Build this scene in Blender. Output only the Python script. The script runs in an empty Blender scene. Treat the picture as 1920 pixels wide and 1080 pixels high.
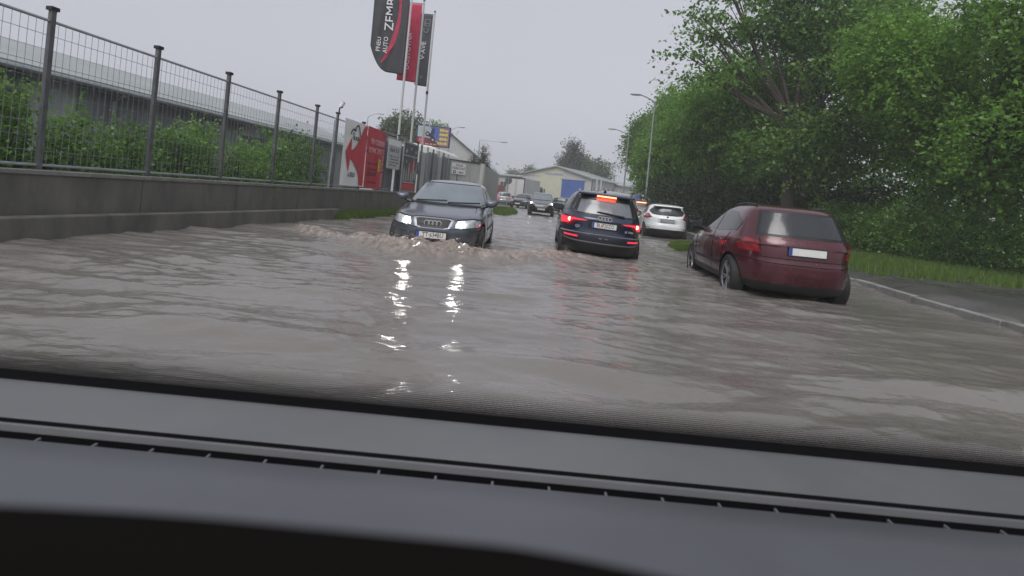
import bpy, bmesh, math, random
import numpy as np
from mathutils import Vector, Matrix, Euler
from mathutils.bvhtree import BVHTree
from mathutils.geometry import delaunay_2d_cdt

random.seed(7)
RNG = np.random.default_rng(7)
SC = bpy.context.scene
COL = SC.collection
R = math.radians

# ------------------------------------------------------------------ camera
cam_d = bpy.data.cameras.new('camera')
cam = bpy.data.objects.new('camera', cam_d)
COL.objects.link(cam)
cam.matrix_world = Matrix.Translation((0, 0, 1.15)) @ Matrix.Rotation(R(90), 4, 'X') @ Matrix.Rotation(R(5.5), 4, 'Z')
cam_d.sensor_width = 36
cam_d.lens = 18.75
cam_d.shift_y = -0.0901
cam_d.clip_start = 0.01
cam_d.clip_end = 3000
cam_d.dof.use_dof = True
cam_d.dof.focus_distance = 13
cam_d.dof.aperture_fstop = 5.6
SC.camera = cam

# ------------------------------------------------------------------ sky and light (overcast, raining)
W = bpy.data.worlds.new('World')
SC.world = W
W.use_nodes = True
nt = W.node_tree
nt.nodes.clear()
out = nt.nodes.new('ShaderNodeOutputWorld')
bg = nt.nodes.new('ShaderNodeBackground')
sky = nt.nodes.new('ShaderNodeTexSky')
sky.sky_type = 'NISHITA'
sky.sun_disc = False
sky.sun_elevation = R(55)
sky.sun_rotation = R(200)
sky.air_density = 1.0
sky.dust_density = 6.0
hs = nt.nodes.new('ShaderNodeHueSaturation')
hs.inputs['Saturation'].default_value = 0.12
nt.links.new(sky.outputs[0], hs.inputs['Color'])
bg.inputs['Strength'].default_value = 0.05
nt.links.new(hs.outputs[0], bg.inputs['Color'])
bg2 = nt.nodes.new('ShaderNodeBackground')        # the closed cloud deck
tc = nt.nodes.new('ShaderNodeTexCoord')
cn = nt.nodes.new('ShaderNodeTexNoise')
cn.inputs['Scale'].default_value = 1.3
cn.inputs['Detail'].default_value = 3
nt.links.new(tc.outputs['Generated'], cn.inputs['Vector'])
cr = nt.nodes.new('ShaderNodeValToRGB')
cr.color_ramp.elements[0].position = 0.25
cr.color_ramp.elements[0].color = (0.47, 0.49, 0.575, 1)
cr.color_ramp.elements[1].position = 0.75
cr.color_ramp.elements[1].color = (0.545, 0.56, 0.64, 1)
nt.links.new(cn.outputs['Fac'], cr.inputs['Fac'])
nt.links.new(cr.outputs[0], bg2.inputs['Color'])
bg2.inputs['Strength'].default_value = 0.72
ad = nt.nodes.new('ShaderNodeAddShader')
nt.links.new(bg.outputs[0], ad.inputs[0])
nt.links.new(bg2.outputs[0], ad.inputs[1])
nt.links.new(ad.outputs[0], out.inputs['Surface'])

sun_d = bpy.data.lights.new('sun', 'SUN')
sun_d.energy = 1.25
sun_d.angle = R(35)
sun_d.color = (1.0, 0.98, 0.95)
sun = bpy.data.objects.new('sun', sun_d)
COL.objects.link(sun)
sun.rotation_euler = (R(35), 0, R(-20))

SC.view_settings.view_transform = 'Standard'
SC.view_settings.look = 'None'
SC.view_settings.exposure = 0.08
SC.view_settings.gamma = 1
SC.view_settings.use_curve_mapping = False
SC.render.engine = 'CYCLES'
SC.cycles.max_bounces = 6
SC.cycles.transparent_max_bounces = 8
SC.cycles.volume_bounces = 1

# ------------------------------------------------------------------ materials
MATS = {}
def mat(name, col, rough=0.6, metal=0.0, var=0.12, vscale=6.0, bump=0.0, bscale=60.0, coat=0.0, emit=None, estr=0.0,
        ior=1.5, drops=0.0, streak=0.0, transl=0.0, spec=0.5):
    if name in MATS: return MATS[name]
    m = bpy.data.materials.new(name); m.use_nodes = True
    n = m.node_tree; P = n.nodes['Principled BSDF']
    P.inputs['Roughness'].default_value = rough
    P.inputs['Metallic'].default_value = metal
    P.inputs['IOR'].default_value = ior
    P.inputs['Specular IOR Level'].default_value = spec
    P.inputs['Coat Weight'].default_value = coat
    P.inputs['Coat Roughness'].default_value = 0.06
    tc = n.nodes.new('ShaderNodeTexCoord')
    c = (col[0], col[1], col[2], 1)
    if var > 0:
        no = n.nodes.new('ShaderNodeTexNoise'); no.inputs['Scale'].default_value = vscale; no.inputs['Detail'].default_value = 6
        no.inputs['Roughness'].default_value = 0.65
        if streak > 0:
            mp = n.nodes.new('ShaderNodeMapping'); mp.inputs['Scale'].default_value = (1, 1, streak)
            n.links.new(tc.outputs['Object'], mp.inputs['Vector']); n.links.new(mp.outputs[0], no.inputs['Vector'])
        else:
            n.links.new(tc.outputs['Object'], no.inputs['Vector'])
        r = n.nodes.new('ShaderNodeValToRGB')
        r.color_ramp.elements[0].position = 0.3; r.color_ramp.elements[1].position = 0.7
        r.color_ramp.elements[0].color = (c[0]*(1-var), c[1]*(1-var), c[2]*(1-var*0.95), 1)
        r.color_ramp.elements[1].color = (min(1, c[0]*(1+var)), min(1, c[1]*(1+var)), min(1, c[2]*(1+var)), 1)
        n.links.new(no.outputs['Fac'], r.inputs['Fac']); n.links.new(r.outputs[0], P.inputs['Base Color'])
        mr = n.nodes.new('ShaderNodeMapRange')
        mr.inputs['To Min'].default_value = max(0.02, rough*0.8); mr.inputs['To Max'].default_value = min(1, rough*1.2)
        n.links.new(no.outputs['Fac'], mr.inputs['Value']); n.links.new(mr.outputs[0], P.inputs['Roughness'])
    else:
        P.inputs['Base Color'].default_value = c
    if bump > 0 or drops > 0:
        b = n.nodes.new('ShaderNodeBump'); b.inputs['Distance'].default_value = 0.01
        if drops > 0:
            v = n.nodes.new('ShaderNodeTexVoronoi'); v.inputs['Scale'].default_value = 70; v.inputs['Randomness'].default_value = 1
            n.links.new(tc.outputs['Object'], v.inputs['Vector'])
            m2 = n.nodes.new('ShaderNodeMapRange'); m2.inputs['From Min'].default_value = 0.15; m2.inputs['From Max'].default_value = 0.45
            m2.inputs['To Min'].default_value = 1; m2.inputs['To Max'].default_value = 0
            n.links.new(v.outputs['Distance'], m2.inputs['Value']); n.links.new(m2.outputs[0], b.inputs['Height'])
            b.inputs['Strength'].default_value = drops
        else:
            nb = n.nodes.new('ShaderNodeTexNoise'); nb.inputs['Scale'].default_value = bscale; nb.inputs['Detail'].default_value = 5
            n.links.new(tc.outputs['Object'], nb.inputs['Vector']); n.links.new(nb.outputs['Fac'], b.inputs['Height'])
            b.inputs['Strength'].default_value = bump
        n.links.new(b.outputs[0], P.inputs['Normal'])
    if emit:
        P.inputs['Emission Color'].default_value = (*emit, 1); P.inputs['Emission Strength'].default_value = estr
    MATS[name] = m
    return m

def leaf_mat(name, dark, light, tr=0.3):
    m = bpy.data.materials.new(name); m.use_nodes = True
    n = m.node_tree; P = n.nodes['Principled BSDF']; o = n.nodes['Material Output']
    at = n.nodes.new('ShaderNodeAttribute'); at.attribute_name = 'tint'
    r = n.nodes.new('ShaderNodeValToRGB')
    r.color_ramp.elements[0].color = (*dark, 1); r.color_ramp.elements[1].color = (*light, 1)
    n.links.new(at.outputs['Fac'], r.inputs['Fac']); n.links.new(r.outputs[0], P.inputs['Base Color'])
    P.inputs['Roughness'].default_value = 0.38
    t = n.nodes.new('ShaderNodeBsdfTranslucent'); n.links.new(r.outputs[0], t.inputs['Color'])
    mx = n.nodes.new('ShaderNodeMixShader'); mx.inputs[0].default_value = tr
    n.links.new(P.outputs[0], mx.inputs[1]); n.links.new(t.outputs[0], mx.inputs[2]); n.links.new(mx.outputs[0], o.inputs['Surface'])
    MATS[name] = m
    return m

# ------------------------------------------------------------------ object helpers
def link(o, parent=None):
    COL.objects.link(o)
    if parent: o.parent = parent
    return o
def tag(o, label=None, cat=None, group=None, kind=None):
    if label: o['label'] = label
    if cat: o['category'] = cat
    if group: o['group'] = group
    if kind: o['kind'] = kind
    return o
def thing(name, label, cat, loc=(0, 0, 0), rz=0.0, group=None):
    o = bpy.data.objects.new(name, None); o.empty_display_size = 0.2
    link(o); o.location = loc; o.rotation_euler = (0, 0, rz)
    return tag(o, label, cat, group)
def children(o): return list(o.children)
def copy_tree(o, parent=None):
    c = o.copy(); COL.objects.link(c); c.parent = parent
    for ch in children(o): copy_tree(ch, c)
    return c

class MB:
    def __init__(s): s.v = []; s.f = []; s.m = []
    def quadmesh(s, v, f, mi=0):
        b = len(s.v); s.v += [tuple(p) for p in v]; s.f += [tuple(i+b for i in q) for q in f]; s.m += [mi]*len(f); return s
    def box(s, c, d, rz=0, mi=0, M=None):
        x, y, z = d[0]/2, d[1]/2, d[2]/2
        pts = [Vector((i*x, j*y, k*z)) for i in (-1, 1) for j in (-1, 1) for k in (-1, 1)]
        if M is None: M = Matrix.Rotation(rz, 3, 'Z')
        pts = [M @ p + Vector(c) for p in pts]
        return s.quadmesh(pts, [(0, 1, 3, 2), (4, 6, 7, 5), (0, 4, 5, 1), (2, 3, 7, 6), (0, 2, 6, 4), (1, 5, 7, 3)], mi)
    def tube(s, pts, r, n=10, mi=0, cap=True):
        pts = [Vector(p) for p in pts]; rs = r if isinstance(r, (list, tuple)) else [r]*len(pts)
        rings = []
        for i, p in enumerate(pts):
            d = (pts[min(i+1, len(pts)-1)] - pts[max(i-1, 0)]).normalized()
            a = d.orthogonal().normalized() if i == 0 else (a - d*a.dot(d)).normalized()
            b = d.cross(a)
            rings.append([p + (a*math.cos(2*math.pi*k/n) + b*math.sin(2*math.pi*k/n))*rs[i] for k in range(n)])
        v = [q for rg in rings for q in rg]; f = []
        for i in range(len(pts)-1):
            for k in range(n):
                f.append((i*n+k, i*n+(k+1) % n, (i+1)*n+(k+1) % n, (i+1)*n+k))
        if cap: f.append(tuple(range(n-1, -1, -1))); f.append(tuple((len(pts)-1)*n+k for k in range(n)))
        return s.quadmesh(v, f, mi)
    def prism(s, outline, M, t, mi=0):
        """outline (a,b) in the plane's first two axes, extruded by t along the third; M maps to 3D."""
        n = len(outline)
        v = [M @ Vector((a, b, 0)) for a, b in outline] + [M @ Vector((a, b, t)) for a, b in outline]
        f = [tuple(range(n-1, -1, -1)), tuple(range(n, 2*n))] + [(i, (i+1) % n, n+(i+1) % n, n+i) for i in range(n)]
        return s.quadmesh(v, f, mi)
    def sheet(s, x0, x1, n, fn):
        """columns of points fn(x) -> (bottom, top)"""
        v = []; f = []
        for i in range(n+1):
            a, b = fn(x0+(x1-x0)*i/n); v += [a, b]
        for i in range(n): f.append((2*i, 2*i+2, 2*i+3, 2*i+1))
        return s.quadmesh(v, f)
    def build(s, name, mats, parent=None, smooth=False, bevel=0.0, **k):
        me = bpy.data.meshes.new(name); me.from_pydata(s.v, [], s.f)
        for m in (mats if isinstance(mats, (list, tuple)) else [mats]): me.materials.append(m)
        me.polygons.foreach_set('material_index', s.m)
        me.validate()
        if smooth:
            me.polygons.foreach_set('use_smooth', [True]*len(me.polygons)); me.set_sharp_from_angle(angle=R(38))
        o = bpy.data.objects.new(name, me); link(o, parent)
        if bevel > 0:
            b = o.modifiers.new('bevel', 'BEVEL'); b.width = bevel; b.segments = 2; b.limit_method = 'ANGLE'
        return tag(o, **k) if k else o

def text(name, s, size, m, parent, M, ext=0.002, align='CENTER', xs=1.0, **k):
    c = bpy.data.curves.new(name, 'FONT'); c.body = s; c.size = size; c.extrude = ext; c.offset = size*0.005
    c.align_x = align; c.align_y = 'CENTER'; c.resolution_u = 2; c.materials.append(m)
    tmp = bpy.data.objects.new(name, c); COL.objects.link(tmp)
    me = bpy.data.meshes.new_from_object(tmp.evaluated_get(bpy.context.evaluated_depsgraph_get()))
    bpy.data.objects.remove(tmp); bpy.data.curves.remove(c)
    if not len(me.materials): me.materials.append(m)
    o = bpy.data.objects.new(name, me); link(o, parent); o.matrix_local = M @ Matrix.Diagonal((xs, 1, 1, 1))
    return tag(o, **k) if k else o
def frame(origin, right, up):
    """4x4 whose x axis is RIGHT, y axis UP, z axis the outward face normal."""
    r = Vector(right).normalized(); u = Vector(up); u = (u - r*u.dot(r)).normalized(); n = r.cross(u)
    M = Matrix((r, u, n)).transposed().to_4x4(); M.translation = Vector(origin); return M

def vnoise(x, y, seed=0):
    rg = np.random.default_rng(seed); T = rg.random((256, 256))
    xi = np.floor(x).astype(int); yi = np.floor(y).astype(int); fx = x-xi; fy = y-yi
    fx = fx*fx*fx*(fx*(fx*6-15)+10); fy = fy*fy*fy*(fy*(fy*6-15)+10)
    g = lambda a, b: T[a % 256, b % 256]
    return (g(xi, yi)*(1-fx)+g(xi+1, yi)*fx)*(1-fy) + (g(xi, yi+1)*(1-fx)+g(xi+1, yi+1)*fx)*fy
def fbm(x, y, o=4, seed=0, p=0.5):
    s = 0; a = 1; t = 0
    for i in range(o): s = s + a*(vnoise(x*2**i+13*i, y*2**i+7*i, seed+i)-0.5); t += a; a *= p
    return s/t*2
def sstep(a, b, x):
    t = np.clip((x-a)/(b-a), 0, 1); return t*t*(3-2*t)

# the street runs a little to the right of the view: left wall line X = WL(Y)
def WL(y): return -5.29 + 0.134*(y-14.7)
SD = Vector((0.1328, 0.9911, 0)); SR = Vector((0.9911, -0.1328, 0))
def wp(y, off=0.0, z=0.0):
    return Vector((WL(y), y, z)) + SR*off
SRZ = -math.atan2(0.134, 1)

# ------------------------------------------------------------------ ground
def ground_h(x, y):
    s = x - (-5.29 + 0.134*(y-14.7))          # metres right of the wall line
    h = -0.26 + 0*x
    h = np.maximum(h, -0.26 + 0.36*sstep(0.75, 0.25, s)*sstep(14.9, 15.3, y)*sstep(27, 24, y))
    h = np.maximum(h, -0.26 + 0.34*sstep(0.1, -0.3, s))
    rs = 10.0 + 0.35*np.sin(y*0.4)
    # right verge
    h = np.maximum(h, -0.26 + 0.30*sstep(rs+0.6, rs+2.4, s)*sstep(16.5, 20.0, y))
    q = np.hypot((x-5.95)/1.25, (y-16.4)/1.9) + 0.25*fbm(x*1.1, y*1.1, 2, 15)
    h = np.maximum(h, -0.26 + 0.40*sstep(1.15, 0.5, q))
    h = np.maximum(h, -0.26 + 0.42*sstep(12.9, 14.2, s+0.7*fbm(x*0.5, y*0.5, 3, 17)))
    # verge in front of the far concrete wall
    d = np.hypot((x+0.55)/1.4, (y-36.5)/8.5)
    h = np.maximum(h, -0.26 + 0.42*sstep(1.0, 0.55, d))
    h = np.maximum(h, -0.26 + 0.28*sstep(48, 66, y))
    return h + 0.03*fbm(x*1.2, y*1.2, 4, 5)
def grid_mesh(name, xs, ys, hf, m, attrs=None, **k):
    X, Y = np.meshgrid(xs, ys); Z = hf(X, Y)
    nx, ny = len(xs), len(ys)
    co = np.stack([X, Y, Z], -1).reshape(-1, 3)
    i = np.arange(nx*ny).reshape(ny, nx)
    q = np.stack([i[:-1, :-1], i[:-1, 1:], i[1:, 1:], i[1:, :-1]], -1).reshape(-1, 4)
    me = bpy.data.meshes.new(name)
    me.vertices.add(len(co)); me.vertices.foreach_set('co', co.ravel())
    me.loops.add(len(q)*4); me.loops.foreach_set('vertex_index', q.ravel().astype(np.int32))
    me.polygons.add(len(q)); me.polygons.foreach_set('loop_start', (np.arange(len(q))*4).astype(np.int32))
    me.polygons.foreach_set('use_smooth', np.ones(len(q), bool))
    me.update(); me.validate(); me.materials.append(m)
    for an, af in (attrs or {}).items():
        a = me.attributes.new(an, 'FLOAT', 'POINT'); a.data.foreach_set('value', af(X, Y).ravel().astype(np.float32))
    o = bpy.data.objects.new(name, me); link(o)
    return tag(o, **k)
def nonuni(a, b, c, d, s0, s1):
    """fine spacing s0 inside b..c, coarser outside"""
    return np.unique(np.concatenate([np.arange(a, b, s1), np.arange(b, c, s0), np.arange(c, d+s1, s1)]))

def asphalt_mat():
    m = mat('wet_asphalt', (0.075, 0.072, 0.070), rough=0.28, var=0.35, vscale=1.2, bump=0.35, bscale=90)
    return m
grid_mesh('ground', nonuni(-1500, -12, 24, 1500, 0.18, 60), nonuni(-60, 6, 75, 2400, 0.25, 80), ground_h, asphalt_mat(), kind='structure')

# ------------------------------------------------------------------ flood water
A3C = (-1.5, 10.5); Q3C = (2.17, 12.4)
WAVES = []
for lo, hi, amp, cnt, sp in ((1.1, 2.2, 0.0050, 7, 0.30), (0.45, 0.9, 0.0028, 10, 0.38), (0.16, 0.34, 0.0012, 16, 0.5)):
    for _ in range(cnt):
        lam = lo*(hi/lo)**RNG.random(); th = RNG.normal(0.10, sp) + math.pi/2
        WAVES.append((2*math.pi/lam*math.cos(th), 2*math.pi/lam*math.sin(th), amp*(0.6+0.8*RNG.random()), RNG.random()*6.28))
def crest_y(x): return 8.95 + 0.80*np.maximum(np.abs(x+1.3)-0.55, 0)**1.10 + 0.07*np.sin(x*2.3)
def crest_env(x, y):
    wob = 0.30*fbm(x*1.2, y*0.9, 3, 41)
    d = y - crest_y(x) - wob
    e = np.exp(-(d/0.30)**2)*(d < 0) + np.exp(-(d/0.75)**2)*(d >= 0)
    return e*sstep(-5.2, -4.0, x)*sstep(2.4, 1.0, x)
def wake_env(x, y):
    # churned water behind and beside both cars
    w = np.exp(-(((x-1.15)/0.45)**2 + ((y-11.0)/0.5)**2))*0.9
    w = w + np.exp(-(((x+0.35)/0.4)**2 + ((y-12.6)/2.2)**2))*0.6 + np.exp(-(((x+2.7)/0.5)**2 + ((y-12.6)/2.2)**2))*0.5
    w = w + np.exp(-(((x-2.0)/1.3)**2 + ((y-11.0)/0.7)**2))*0.35
    return w
def water_h(x, y):
    xw = x + 0.5*fbm(x*0.5, y*0.5, 2, 3); yw = y + 0.45*fbm(x*0.4, y*0.6, 2, 9)
    h = 0*x
    swell = 1.0 + 0.9*sstep(6.5, 3.2, y)
    calm = 0.35 + 1.3*vnoise(x*0.30+5, y*0.55, 77)
    for kx, ky, a, p in WAVES:
        lam = 2*math.pi/math.hypot(kx, ky)
        h = h + a*np.sin(kx*xw + ky*yw + p)*(swell if lam > 1.0 else calm)
    h = h + 0.035*swell*fbm(x*0.55+3, y*1.25, 2, 101)
    h = h + 0.021*calm*fbm(x*1.5, y*3.6, 2, 103) + 0.0078*calm*fbm(x*4.0, y*9.0, 2, 105)
    h = h + 0.0022*fbm(x*11, y*21, 2, 107) + 0.0050*calm*fbm(x*4.5+9, y*5.5, 2, 109)*sstep(3.5, 5.5, y)
    e = crest_env(x, y)
    turb = fbm(x*2.6, y*3.0, 4, 21, 0.52); rid = 1-np.abs(fbm(x*2.6, y*4.5, 4, 31, 0.6))*2.2
    h = h + e*(0.095 + 0.075*turb + 0.045*rid + 0.018*fbm(x*8, y*9, 2, 61)) * (0.95+1.30*np.exp(-((x+1.3)/1.05)**2))
    w = wake_env(x, y)
    h = h + w*(0.03*fbm(x*3.5, y*4, 4, 51, 0.6) + 0.012)
    # trough and folds ahead of the crest, long wash crests closer to the camera
    h = h + 0.018*np.exp(-((y-4.55-0.10*x+0.15*np.sin(x*1.3))/0.16)**2)*sstep(-2.9, -2.1, x)*sstep(-0.3, -1.0, x)
    h = h + 0.020*np.exp(-((y-3.65-0.06*x+0.1*np.sin(x*2))/0.13)**2)*sstep(0.0, 0.5, x)*sstep(1.9, 1.2, x)
    return h
def foam_a(x, y):
    return np.clip(crest_env(x, y)*1.1 + wake_env(x, y)*0.55, 0, 1)

def water_mat():
    m = bpy.data.materials.new('flood_water'); m.use_nodes = True
    n = m.node_tree; P = n.nodes['Principled BSDF']
    tc = n.nodes.new('ShaderNodeTexCoord')
    at = n.nodes.new('ShaderNodeAttribute'); at.attribute_name = 'foam'
    no = n.nodes.new('ShaderNodeTexNoise'); no.inputs['Scale'].default_value = 0.5; no.inputs['Detail'].default_value = 5
    n.links.new(tc.outputs['Object'], no.inputs['Vector'])
    r = n.nodes.new('ShaderNodeValToRGB')
    r.color_ramp.elements[0].position = 0.3; r.color_ramp.elements[0].color = (0.150, 0.138, 0.127, 1)
    r.color_ramp.elements[1].position = 0.7; r.color_ramp.elements[1].color = (0.196, 0.182, 0.170, 1)
    n.links.new(no.outputs['Fac'], r.inputs['Fac'])
    n2 = n.nodes.new('ShaderNodeTexNoise'); n2.inputs['Scale'].default_value = 9; n2.inputs['Detail'].default_value = 6; n2.inputs['Roughness'].default_value = 0.7
    n.links.new(tc.outputs['Object'], n2.inputs['Vector'])
    r2 = n.nodes.new('ShaderNodeValToRGB')
    r2.color_ramp.elements[0].position = 0.35; r2.color_ramp.elements[0].color = (0.150, 0.118, 0.095, 1)
    r2.color_ramp.elements[1].position = 0.68; r2.color_ramp.elements[1].color = (0.36, 0.32, 0.29, 1)
    n.links.new(n2.outputs['Fac'], r2.inputs['Fac'])
    mx = n.nodes.new('ShaderNodeMix'); mx.data_type = 'RGBA'
    n.links.new(at.outputs['Fac'], mx.inputs[0]); n.links.new(r.outputs[0], mx.inputs[6]); n.links.new(r2.outputs[0], mx.inputs[7])
    n.links.new(mx.outputs[2], P.inputs['Base Color'])
    mr = n.nodes.new('ShaderNodeMapRange'); mr.inputs['To Min'].default_value = 0.10; mr.inputs['To Max'].default_value = 0.16
    n.links.new(at.outputs['Fac'], mr.inputs['Value']); n.links.new(mr.outputs[0], P.inputs['Roughness'])
    P.inputs['IOR'].default_value = 1.42
    # rain-pocked fine ripples
    b1 = n.nodes.new('ShaderNodeTexNoise'); b1.inputs['Scale'].default_value = 9; b1.inputs['Detail'].default_value = 4; b1.inputs['Distortion'].default_value = 0.6
    mp = n.nodes.new('ShaderNodeMapping'); mp.inputs['Scale'].default_value = (0.8, 1.5, 1)
    n.links.new(tc.outputs['Object'], mp.inputs['Vector']); n.links.new(mp.outputs[0], b1.inputs['Vector'])
    bu = n.nodes.new('ShaderNodeBump'); bu.inputs['Strength'].default_value = 0.55; bu.inputs['Distance'].default_value = 0.014
    n.links.new(b1.outputs['Fac'], bu.inputs['Height'])
    v = n.nodes.new('ShaderNodeTexVoronoi'); v.inputs['Scale'].default_value = 7
    n.links.new(tc.outputs['Object'], v.inputs['Vector'])
    sn = n.nodes.new('ShaderNodeMath'); sn.operation = 'SINE'
    ml = n.nodes.new('ShaderNodeMath'); ml.operation = 'MULTIPLY'; ml.inputs[1].default_value = 55
    n.links.new(v.outputs['Distance'], ml.inputs[0]); n.links.new(ml.outputs[0], sn.inputs[0])
    fa = n.nodes.new('ShaderNodeMapRange'); fa.inputs['From Min'].default_value = 0.02; fa.inputs['From Max'].default_value = 0.38
    fa.inputs['To Min'].default_value = 1; fa.inputs['To Max'].default_value = 0
    n.links.new(v.outputs['Distance'], fa.inputs['Value'])
    mm = n.nodes.new('ShaderNodeMath'); mm.operation = 'MULTIPLY'; n.links.new(sn.outputs[0], mm.inputs[0]); n.links.new(fa.outputs[0], mm.inputs[1])
    b2 = n.nodes.new('ShaderNodeBump'); b2.inputs['Strength'].default_value = 0.18; b2.inputs['Distance'].default_value = 0.003
    n.links.new(mm.outputs[0], b2.inputs['Height']); n.links.new(bu.outputs[0], b2.inputs['Normal'])
    n.links.new(b2.outputs[0], P.inputs['Normal'])
    return m
WM = water_mat()
ys = [0.9]
while ys[-1] < 9.0: ys.append(ys[-1]+0.014+0.0024*ys[-1])
while ys[-1] < 14.0: ys.append(ys[-1]+0.028)
while ys[-1] < 64: ys.append(ys[-1]+0.03+0.006*(ys[-1]-13))
grid_mesh('flood_water', nonuni(-26, -4.6, 4.6, 34, 0.032, 0.13), np.array(ys), water_h, WM, {'foam': foam_a}, kind='structure')

# ------------------------------------------------------------------ splash lumps thrown up by the bow wave
def splash(name, spots, label, seed, sub=1):
    rg = random.Random(seed); mb = MB()
    for (cx, cy, cz, s) in spots:
        bm = bmesh.new(); bmesh.ops.create_icosphere(bm, subdivisions=sub, radius=1)
        sx, sy, sz = s*rg.uniform(0.8, 1.7), s*rg.uniform(0.6, 1.1), s*rg.uniform(0.35, 0.8)
        o1, o2 = rg.uniform(0, 50), rg.uniform(0, 50)
        co = np.array([v.co[:] for v in bm.verts])
        k = 1+0.75*fbm(co[:, 0]*1.6+o1+co[:, 2]*1.3, co[:, 1]*1.6+o2-co[:, 2], 3, seed)
        v = [(cx+c[0]*sx*q, cy+c[1]*sy*q, cz+c[2]*sz*q) for c, q in zip(co, k)]
        mb.quadmesh(v, [tuple(x.index for x in f.verts) for f in bm.faces]); bm.free()
    o = mb.build(name, SPL, None, smooth=True)
    return tag(o, label, None, None, 'stuff')
SPL = mat('muddy_splash', (0.30, 0.265, 0.24), rough=0.12, var=0.2, vscale=7, bump=0.25, bscale=18, ior=1.33)
sp = []
rg = random.Random(3)
for i in range(620):
    x = rg.gauss(-1.25, 0.95)
    if not -3.8 < x < 1.6: continue
    y = float(crest_y(np.array(x))) + rg.gauss(0.02, 0.13)
    e = math.exp(-((x+1.3)/1.15)**2)
    zz = float(water_h(np.array([x]), np.array([y]))[0])
    big = rg.random() < 0.10
    sp.append((x, y, zz+(0.0 if big else abs(rg.gauss(0, 0.05))*(0.3+e)), rg.uniform(0.012, 0.030) if big else rg.uniform(0.003, 0.010)))
splash('bow_wave_splash', sp, 'brown broken water thrown up along the oncoming car bumper', 5)
sp = []
for i in range(420):
    t_ = rg.random(); sp.append((rg.gauss(1.22, 0.05+0.07*(1-t_)), rg.gauss(11.10, 0.06+0.06*(1-t_)), 0.30*t_**1.3*rg.random()**0.4, rg.uniform(0.004, 0.016)*(1.25-t_)))
sp += [(rg.gauss(1.55, 0.35), rg.gauss(10.95, 0.12), 0.01, rg.uniform(0.004, 0.016)) for _ in range(80)]
splash('wheel_splash', sp, 'brown water thrown up by the left rear wheel of the dark blue car', 6)

# ------------------------------------------------------------------ grass
GR = leaf_mat('grass_blades', (0.055, 0.11, 0.02), (0.19, 0.29, 0.055), 0.4)
def grass(name, pts, label, h=(0.05, 0.13), seed=1):
    rg = np.random.default_rng(seed); n = len(pts)
    P = np.array(pts); a = rg.random(n)*6.28; hh = h[0]+(h[1]-h[0])*rg.random(n); w = 0.006+0.008*rg.random(n)
    lean = rg.normal(0, 0.04, (n, 2))
    z = ground_h(P[:, 0], P[:, 1])-0.01
    b1 = np.stack([P[:, 0]-np.cos(a)*w, P[:, 1]-np.sin(a)*w, z], -1); b2 = np.stack([P[:, 0]+np.cos(a)*w, P[:, 1]+np.sin(a)*w, z], -1)
    t = np.stack([P[:, 0]+lean[:, 0], P[:, 1]+lean[:, 1], z+hh], -1)
    co = np.stack([b1, b2, t], 1).reshape(-1, 3)
    me = bpy.data.meshes.new(name); me.from_pydata(co.tolist(), [], np.arange(n*3).reshape(-1, 3).tolist()); me.materials.append(GR)
    at = me.attributes.new('tint', 'FLOAT', 'FACE'); at.data.foreach_set('value', np.clip(rg.normal(0.5, 0.25, n), 0, 1).astype(np.float32))
    o = bpy.data.objects.new(name, me); link(o); return tag(o, label, kind='stuff')
def scatter(n, fn, keep):
    pts = []
    while len(pts) < n:
        x, y = fn()
        if keep(x, y): pts.append((x, y))
    return pts
hgt = lambda x, y: float(ground_h(np.array([x]), np.array([y]))[0])
def bulk(n, xr, yr, cond, seed):
    rg = np.random.default_rng(seed); X = rg.uniform(*xr, n*4); Y = rg.uniform(*yr, n*4)
    k = cond(X, Y) & (ground_h(X, Y) > 0.005); return list(zip(X[k][:n], Y[k][:n]))
grass('left_verge_grass', bulk(26000, (-5.4, -3.4), (15.0, 27), lambda x, y: (x-(-5.29+0.134*(y-14.7)) > 0.02) & (x-(-5.29+0.134*(y-14.7)) < 0.8), 2), 'green grass at the foot of the low wall', (0.06, 0.18), 2)
grass('far_verge_grass', bulk(22000, (-2.4, 0.8), (28, 46), lambda x, y: np.hypot((x+0.55)/1.4, (y-36.5)/8.5) < 0.95, 3), 'green grass verge in front of the far concrete wall', (0.06, 0.16), 3)
grass('right_verge_grass', bulk(24000, (4.2, 8.4), (15.0, 19.2), lambda x, y: np.hypot((x-5.95)/1.25, (y-16.4)/1.9) < 1+0.3*fbm(x*1.5, y*1.5, 3, 8), 4), 'bright green grass patch between the white car and the dark red car', (0.05, 0.12), 4)
grass('hedge_foot_grass', bulk(60000, (8.4, 20), (12, 34), lambda x, y: (x-(-5.29+0.134*(y-14.7)) + 0.9*fbm(x*0.7, y*0.7, 3, 19) > 13.6) & (fbm(x*2.5, y*2.5, 3, 23) > -0.22), 5), 'green grass under the roadside trees on the right', (0.05, 0.28), 5)

# ------------------------------------------------------------------ kerb of the right verge, mostly under water
kb = tag(bpy.data.objects.new('kerb', None), None, None, None, 'structure'); link(kb)
KM = mat('kerb_concrete', (0.24, 0.235, 0.22), rough=0.55, var=0.35, vscale=5, bump=0.4, bscale=35)
for k in range(26):
    y0 = 7.5+k*1.0; p_ = Vector((WL(y0), y0, 0)) + SR*(13.05+0.02*math.sin(k*3.1))
    MB().box((p_.x, p_.y, -0.06+0.012*math.sin(k*1.7)), (0.15, 0.985, 0.30), SRZ).build('kerb_stone', KM, kb, bevel=0.012)
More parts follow.
